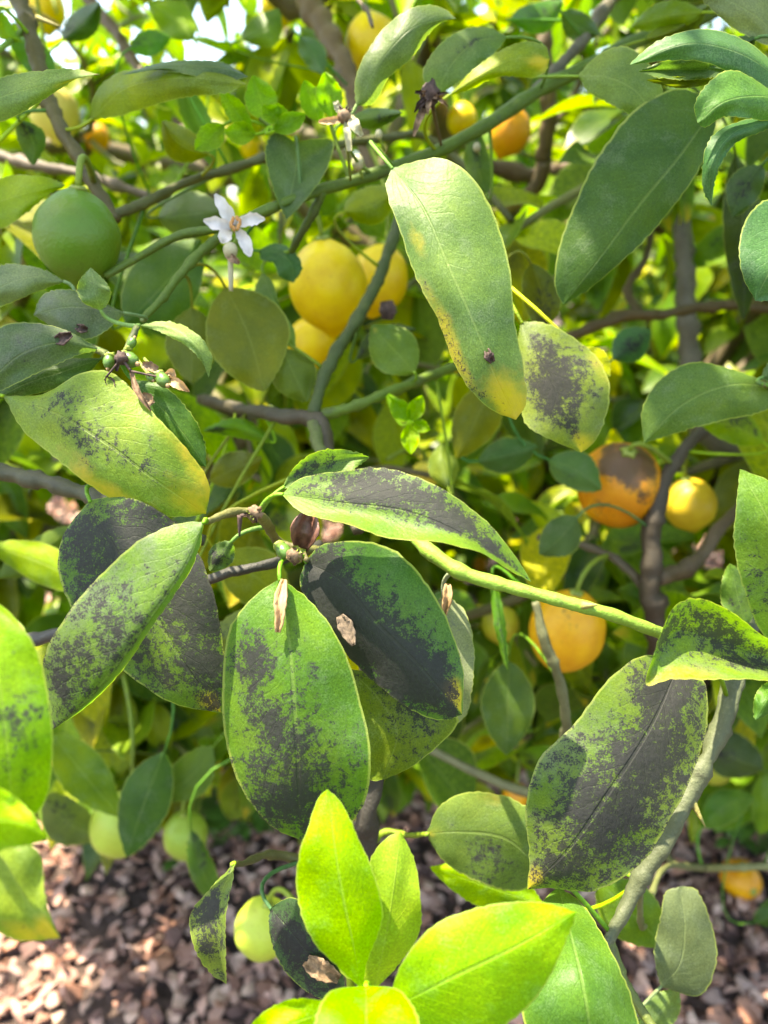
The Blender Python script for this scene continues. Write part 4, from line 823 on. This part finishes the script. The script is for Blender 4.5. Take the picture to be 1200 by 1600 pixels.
# ------------------------------------------------------------------ blossoms, buds, fruitlets
def blob(name, c, r, mat, parent, ploc, axis=(0, 0, 1), el=1.0, seg=12, wob=.06, color=None):
    V = []; F = []; nv = 8; sd_ = RNG.uniform(0, 30); q = Vector(axis).normalized().to_track_quat('Z', 'Y').to_matrix()
    for j in range(nv+1):
        th = math.pi*j/nv
        for i in range(seg):
            ph = 2*math.pi*i/seg; v = Vector((math.sin(th)*math.cos(ph), math.sin(th)*math.sin(ph), math.cos(th)*el)); v *= r*(1+wob*mnoise.noise(v*2+Vector((sd_, 0, 0))))
            V.append(np.array(q @ v)+c-ploc)
    for j in range(nv):
        for i in range(seg): F.append((j*seg+i, (j+1)*seg+i, (j+1)*seg+(i+1) % seg, j*seg+(i+1) % seg))
    return link(name, mesh_from(name, V, F), parent, (0, 0, 0), mat, color)
def strip(name, pts, w, d0, mat, parent, ploc, cup=.15, thick=None):
    """petal-like blade: pts (x,y,depth), half widths in px"""
    n = 12; q = spline(pts, n); V = []; F = []
    t2 = np.gradient(q[:, :2], axis=0); t2 /= np.linalg.norm(t2, axis=1, keepdims=True)+1e-9; ww = np.interp(np.linspace(0, 1, n), np.linspace(0, 1, len(w)), w); ww[1:-1] = (ww[:-2]+ww[1:-1]*2+ww[2:])/4*RNG.uniform(.85, 1.15, n-2)
    for i in range(n):
        nx = np.array([-t2[i, 1], t2[i, 0]])
        for s in (-1, -.5, 0, .5, 1):
            p = q[i, :2]+nx*ww[i]*s; V.append(P(p[0], p[1], q[i, 2]+cup*.01*(1-s*s)+.0004*RNG.normal())-ploc)
    for i in range(n-1):
        for j in range(4): a = i*5+j; F.append((a, a+1, a+6, a+5))
    return link(name, mesh_from(name, V, F), parent, (0, 0, 0), mat)
def rod(name, p0, p1, r, mat, parent, ploc, bow=0.0, color=None, taper=.8):
    T = np.linspace(0, 1, 7)[:, None]; path = p0+(p1-p0)*T+np.array([0, 0, 1])*bow*np.sin(math.pi*T); V, F = tube_geo(path-ploc, np.linspace(r, r*taper, 7), 6)
    return link(name, mesh_from(name, V, F), parent, (0, 0, 0), mat, color)
def empty_part(name, loc, label=None):
    # a flower: its receptacle is the mesh that carries the petals
    pass
# open white flower
D = .425; C0 = P(366, 358, D)
fl = blob('flower', C0, .0022, M_CALYX, tree, C0, (0, -1, 0)); fl.location = Vector((C0-TB).tolist()); fl['label'] = 'open white five petalled blossom with tan stamens'
for pts in ([(366, 352, D), (350, 325, D-.006), (336, 303, D-.004)], [(364, 354, D), (342, 350, D-.008), (318, 344, D-.007)], [(368, 352, D), (390, 343, D-.006), (414, 342, D-.002)], [(369, 356, D), (382, 376, D-.008), (391, 401, D-.008)], [(362, 358, D), (352, 368, D-.010), (347, 380, D-.008)]):
    strip('petal', pts, [3, 9, 11, 9, 2], 0, M_PETAL, fl, C0, .25)
for k in range(12):
    a = 6.283*k/12; tip = P(368+7*math.cos(a+.3*(k % 2)), 349+8.5*math.sin(a), D-.011-.002*random.random()); rod('stamen', P(366+3*math.cos(a), 355+2*math.sin(a), D), tip, .0004, M_PETAL, fl, C0); blob('anther', tip, .0009, M_STAMEN, fl, C0, el=1.6)
rod('pedicel', C0, P(385, 345, .45), .0013, M_BARK, fl, C0, color=(.2, .28, .08))
D2 = .418; C1 = P(360, 391, D2)
bd = blob('flower_bud', C1, .0042, M_CREAM, tree, C1, (0, 0, 1), 1.1); bd.location = Vector((C1-TB).tolist()); bd['label'] = 'round cream bud under the open blossom'
strip('petal', [(352, 398, D2), (362, 403, D2-.004), (374, 412, D2-.003)], [3, 7, 3], 0, M_DRY, bd, C1)
rod('pedicel', P(360, 398, D2), P(361, 455, D2+.005), .0017, M_CREAM, bd, C1); rod('pedicel', C1, P(385, 345, .45), .0012, M_BARK, bd, C1, color=(.2, .28, .08))
# wilting flower
D = .42; C2 = P(538, 182, D); wf = blob('flower', C2, .004, M_DRY, tree, C2, (0, 0, 1)); wf.location = Vector((C2-TB).tolist()); wf['label'] = 'wilting blossom with drooping cream petals'
for pts, w in (([(536, 185, D), (520, 188, D-.004), (498, 190, D-.002)], [4, 7, 6, 2]), ([(542, 182, D), (543, 205, D-.004), (546, 236, D-.002)], [3, 6, 5, 4]), ([(548, 180, D), (554, 195, D-.005), (566, 212, D-.002)], [4, 9, 7, 3]), ([(530, 175, D), (528, 168, D), (524, 158, D)], [4, 6, 4])):
    strip('petal', pts, w, 0, M_TAN if w[1] == 7 else M_CREAM, wf, C2)
for k in range(6): rod('stamen', C2, P(530+4*k, 165+3*(k % 3), D-.003), .0006, M_DRYDARK, wf, C2)
rod('pedicel', C2, P(548, 283, .478), .0012, M_BARK, wf, C2, color=(.18, .22, .08))
for (x, y, d, r) in [(559, 254, .47, 10), (592, 210, .475, 6), (745, 230, .55, 6)]:
    c = P(x, y, d); b = blob('flower_bud', c, r*d/FPX, M_CREAM, tree, c, (0, .2, 1), 1.25); b.location = Vector((c-TB).tolist()); rod('pedicel', c, P(x+8, y+25, d+.01), .0011, M_BARK, b, c, color=(.18, .24, .08))
# dried brown flower cluster
D = .432; C3 = P(672, 150, D); db = blob('dried_flower', C3, .006, M_DRYDARK, tree, C3, (0, 0, 1), 1.2, wob=.5); db.location = Vector((C3-TB).tolist()); db['label'] = 'shrivelled dark brown flower cluster on the green branch'
for k in range(16):
    a = random.uniform(0, 6.28); l = random.uniform(10, 34); strip('petal', [(672, 150, D), (672+l*.6*math.cos(a), 148+l*.6*math.sin(a), D-.006), (672+l*math.cos(a), 150+l*math.sin(a)*1.2, D-random.uniform(0, .008))], [2, random.uniform(2, 6), 1], 0, random.choice([M_DRY, M_DRYDARK]), db, C3)
strip('petal', [(668, 160, D), (655, 185, D-.003), (646, 213, D)], [4, 7, 5, 2], 0, M_DRY, db, C3); rod('pedicel', C3, P(690, 230, .515), .0014, M_BARK, db, C3, color=(.12, .09, .06))
def fruitlet(x, y, d, rpx, axis_px, axis_depth=-.3, base=None):
    c = P(x, y, d); r = rpx*d/FPX; ax = P(x+axis_px[0], y+axis_px[1], d+axis_depth*.01)-c; ax /= np.linalg.norm(ax)
    o = blob('fruitlet', c, r, M_FRUITLET, tree, c, ax, 1.35); o.location = Vector((c-TB).tolist())
    blob('calyx', c-ax*r*1.15, r*.85, M_CALYX, o, c, ax, .55, wob=.4); blob('style', c+ax*r*1.35, r*.34, M_TAN, o, c, ax, 1.3)
    q = P(*base) if base else c-ax*r*5
    rod('pedicel', c-ax*r*1.2, q, .0010, M_BARK, o, c, color=(.22, .28, .08)); return o
for a in [(170, 565, .352, 9, (-3, 20), -.2, (178, 552, .367)), (203, 562, .35, 12, (14, 8), -.2, (185, 560, .365)), (236, 590, .348, 7, (6, 8), -.3, (210, 556, .363)), (255, 594, .346, 11, (10, 12), -.3, (225, 560, .363)), (206, 536, .36, 7, (4, -8), 0, (195, 545, .366)), (443, 861, .325, 12, (8, 10), -.3, (438, 850, .36))]: fruitlet(*a)
D = .345; C4 = P(190, 560, D); dd_ = blob('dried_flower', C4, .003, M_DRYDARK, tree, C4, wob=.6); dd_.location = Vector((C4-TB).tolist()); dd_['label'] = 'dried brown petals hanging among the tiny fruitlets'
for pts, w, m in (([(188, 548, D), (184, 565, D), (182, 580, D)], [3, 6, 4, 2], M_DRYDARK), ([(205, 580, D), (214, 610, D-.004), (236, 642, D-.004)], [3, 5, 5, 1], M_DRY), ([(222, 570, D), (233, 572, D), (246, 578, D)], [5, 8, 5], M_DRY), ([(262, 592, D), (278, 600, D-.003), (296, 612, D)], [4, 8, 6, 1], M_TAN), ([(165, 590, D), (172, 597, D), (176, 606, D)], [4, 8, 4], M_DRYDARK), ([(258, 585, D), (268, 582, D), (272, 592, D)], [3, 6, 4], M_TAN), ([(222, 615, D), (232, 625, D), (238, 632, D)], [4, 9, 5], M_DRY)):
    strip('petal', pts, w, 0, m, dd_, C4)
rod('pedicel', C4, P(205, 580, D), .0008, M_DRYDARK, dd_, C4); rod('pedicel', P(205, 580, D), P(262, 592, D), .0006, M_DRYDARK, dd_, C4); rod('pedicel', C4, P(165, 590, D), .0006, M_DRYDARK, dd_, C4); rod('pedicel', C4, P(185, 560, .365), .0009, M_BARK, dd_, C4, color=(.12, .11, .06))
# bud scales on the central spur
D = .322; C5 = P(460, 868, D); sp = blob('dried_flower', C5, .0035, M_DRY, tree, C5, wob=.6); sp.location = Vector((C5-TB).tolist()); sp['label'] = 'papery tan bud scales on the central spur'
for k in range(9):
    a = random.uniform(-.6, 1.5); l = random.uniform(12, 26); strip('bud_scale', [(455, 862, D), (455+l*.6*math.cos(a), 860+l*.6*math.sin(a), D-.003), (455+l*math.cos(a), 860+l*math.sin(a), D-.002*random.random())], [3, random.uniform(4, 7), 2], 0, random.choice([M_TAN, M_DRY, M_CALYX]), sp, C5)
rod('pedicel', C5, P(445, 852, .37), .0012, M_BARK, sp, C5, color=(.15, .12, .06))
D = .318; C6 = P(398, 802, D); sp2 = blob('dried_flower', C6, .0032, M_DRY, tree, C6, wob=.7); sp2.location = Vector((C6-TB).tolist())
for k in range(10):
    a = random.uniform(0, 6.28); l = random.uniform(8, 20); strip('bud_scale', [(398, 802, D), (398+l*.6*math.cos(a), 802+l*.6*math.sin(a), D-.003), (398+l*math.cos(a), 802+l*math.sin(a), D-.002)], [2, random.uniform(2, 4.5), 1], 0, random.choice([M_DRYDARK, M_DRY, M_CALYX]), sp2, C6)
rod('bud_scale', P(375, 805, D+.003), P(374, 838, D+.004), .0014, M_DRYDARK, sp2, C6, taper=.3); rod('pedicel', C6, P(400, 805, .333), .0012, M_DRYDARK, sp2, C6)
rod('bud_scale', C6, P(376, 806, D+.003), .0011, M_DRYDARK, sp2, C6)

# loose debris lying on leaves: things of their own
def loose(name, pts, w, mat, label, cat, cup=.2):
    c = P(*pts[0]); q = strip(name, pts, w, 0, mat, None, c, cup); q.location = Vector(c.tolist())
    sm = q.modifiers.new('thickness', 'SOLIDIFY'); sm.thickness = .0006; tag(q, label, cat); return q
loose('dried_petal', [(444, 905, .311), (438, 940, .302), (437, 965, .3005), (434, 988, .300)], [3, 9, 7, 2], M_TAN, 'tan dried petal stuck to the broad central leaf', 'petal')
loose('dead_leaf_scrap', [(531, 962, .3275), (543, 985, .3245), (552, 1008, .322)], [4, 12, 9, 2], M_SCRAP, 'brown dead scrap stuck on the dark yellow tipped leaf', 'debris')
M_RED = plain_material('red_brown_scale', (.20, .085, .055), .45, 0, .6, 250)
loose('dead_bud_husk', [(470, 860, .352), (476, 830, .345), (486, 795, .352)], [10, 20, 19, 4], M_RED, 'reddish brown curled husk wedged in the central spur', 'husk', .8)
loose('flower_debris', [(86, 532, .360), (97, 529, .356), (112, 522, .358)], [4, 9, 7, 2], M_DRYDARK, 'dark crumb of dried flower on the dusty dark leaf', 'debris', .4)
loose('flower_debris', [(119, 510, .374), (126, 513, .370), (137, 515, .373)], [2, 6, 5, 2], M_DRYDARK, 'small dark crumb on the dusty grey green leaf', 'debris', .4)
loose('dried_petal', [(700, 912, .352), (699, 935, .349), (694, 962, .352)], [3, 7, 5, 2], M_TAN, 'pinkish dry petal hanging from the light green shoot', 'petal')
loose('dead_leaf_scrap', [(478, 1500, .343), (500, 1515, .338), (530, 1530, .342)], [8, 16, 13, 6], M_DRY, 'brown dead flake on the dark curled leaf', 'debris', .4)
loose('flower_debris', [(760, 545, .346), (764, 556, .343), (770, 566, .346)], [2, 7, 2], M_DRYDARK, 'tiny dark crumb on the long hanging leaf', 'debris')
loose('flower_debris', [(604, 470, .56), (606, 485, .555), (605, 500, .56)], [8, 13, 7], M_DRYDARK, 'dark dried flower lump between the yellow lemons', 'debris', .5)

# ------------------------------------------------------------------ weeds on the ground
M_WEED = plain_material('weed_leaf', (.10, .24, .03), .5, .35, .5, 120)
def weed(x, y, n, h, label):
    root = bpy.data.objects.new('weed', None); COL.objects.link(root); root.location = (x, y, .01); tag(root, label, 'weed', 'weeds in the mulch')
    for k in range(n):
        a = random.uniform(0, 6.28); out = random.uniform(.03, .13); z = random.uniform(.3, 1)*h
        p0 = np.array([0, 0, 0.]); p1 = np.array([out*math.cos(a), out*math.sin(a), z]); T = np.linspace(0, 1, 6)[:, None]; path = p0+(p1-p0)*T+np.array([0, 0, .02])*np.sin(T*math.pi)
        V, F = tube_geo(path, np.linspace(.0016, .0008, 6), 5); st = link('stem', mesh_from('stem', V, F), root, (0, 0, 0), M_WEED)
        for j in range(4):
            yv = np.array([math.cos(a+j*1.6), math.sin(a+j*1.6), random.uniform(-.2, .4)]); R = frame(yv, np.array([0, 0, 1.])); L = random.uniform(.03, .055)
            V, F, uv, mk = TPL[(k+j) % 12]; V2 = (V*L*np.array([1.6, 1, 1]))@R.T+path[-1-(j % 2)]
            link('leaf', mesh_from('leaf', V2, F), st, (0, 0, 0), M_WEED)
def gpos(px, py):
    v = P(px, py, 1)-CAM; t = CAM[2]/-v[2]; return CAM+v*t
g1 = gpos(345, 1330); weed(g1[0], g1[1], 12, .16, 'small green weed growing in the mulch on the dark left side')
g2 = gpos(1185, 1345); weed(g2[0], g2[1], 16, .22, 'bright leafy weed growing in the mulch near the fallen orange lemon')

# ------------------------------------------------------------------ trees beyond
def far_tree(x, y, h, r, seed, label, tint, nl=6500, z0=.5):
    rg = np.random.default_rng(seed); root = bpy.data.objects.new('citrus_tree', None); COL.objects.link(root); root.location = (x, y, 0); tag(root, label, 'tree', 'trees beyond the lemon tree')
    V, F = tube_geo(np.array([(0, 0, -.02), (.03, .02, .4), (-.02, .05, .9), (.05, 0, h*.7)]), [.07, .055, .045, .02], 9, .2); link('trunk', mesh_from('trunk', V, F), root, (0, 0, 0), M_BARK, (.16, .13, .10))
    for k in range(7):
        a = k*.9+seed; e = np.array([math.cos(a)*r*.7, math.sin(a)*r*.7, h*rg.uniform(.5, .85)]); V, F = tube_geo(np.array([(.0, .03, .5), e*.5+(0, 0, .2), e]), [.035, .025, .01], 7, .2); link('limb', mesh_from('limb', V, F), root, (0, 0, 0), M_BARK, (.16, .13, .10))
    VV, FF, UU, MM, TT = [], [], [], [], []; off = 0
    cl = []
    for k in range(130):
        while True:
            q = rg.uniform(-1, 1, 3)
            if .35 < np.linalg.norm(q) < 1: break
        cl.append(np.array([q[0]*r, q[1]*r, z0+(h-z0)*(.5+.5*q[2])]))
    for k in range(nl):
        c = cl[k % len(cl)]; p = c+rg.normal(0, .13, 3); y = rg.normal(0, 1, 3)+np.array([0, 0, -.3]); R = frame(y, np.array([0, 0, 1.])+rg.normal(0, .4, 3)); L = rg.uniform(.11, .18)
        V, F, uv, mk = TLO[k % 12]; VV.append((V*L)@R.T+p); FF += [tuple(a+off for a in f) for f in F]; off += len(V); UU.append(uv); MM.append(mk*0); TT.append(np.tile(np.array(tint)*rg.uniform(.6, 1.4), (len(V), 1)))
    me = bpy.data.meshes.new('crown'); me.from_pydata(np.concatenate(VV).tolist(), [], FF); me.polygons.foreach_set('use_smooth', [True]*len(me.polygons)); me.update(); set_leaf_attr(me, np.concatenate(UU), np.concatenate(MM), np.concatenate(TT))
    tag(link('crown', me, root, mat=M_FOL), kind='stuff')
far_tree(-2.3, 5.0, 2.3, 1.4, 1, 'sunny yellow green citrus tree beyond the lemon tree, furthest from the grey limb', (.17, .28, .025), z0=.05)
far_tree(.3, 5.8, 2.9, 1.4, 2, 'mid green citrus tree standing directly behind the lemon tree', (.12, .22, .025), z0=.05)
far_tree(2.6, 5.4, 2.7, 1.3, 3, 'dark green citrus tree behind the pale grey limb', (.08, .17, .025), z0=.05)
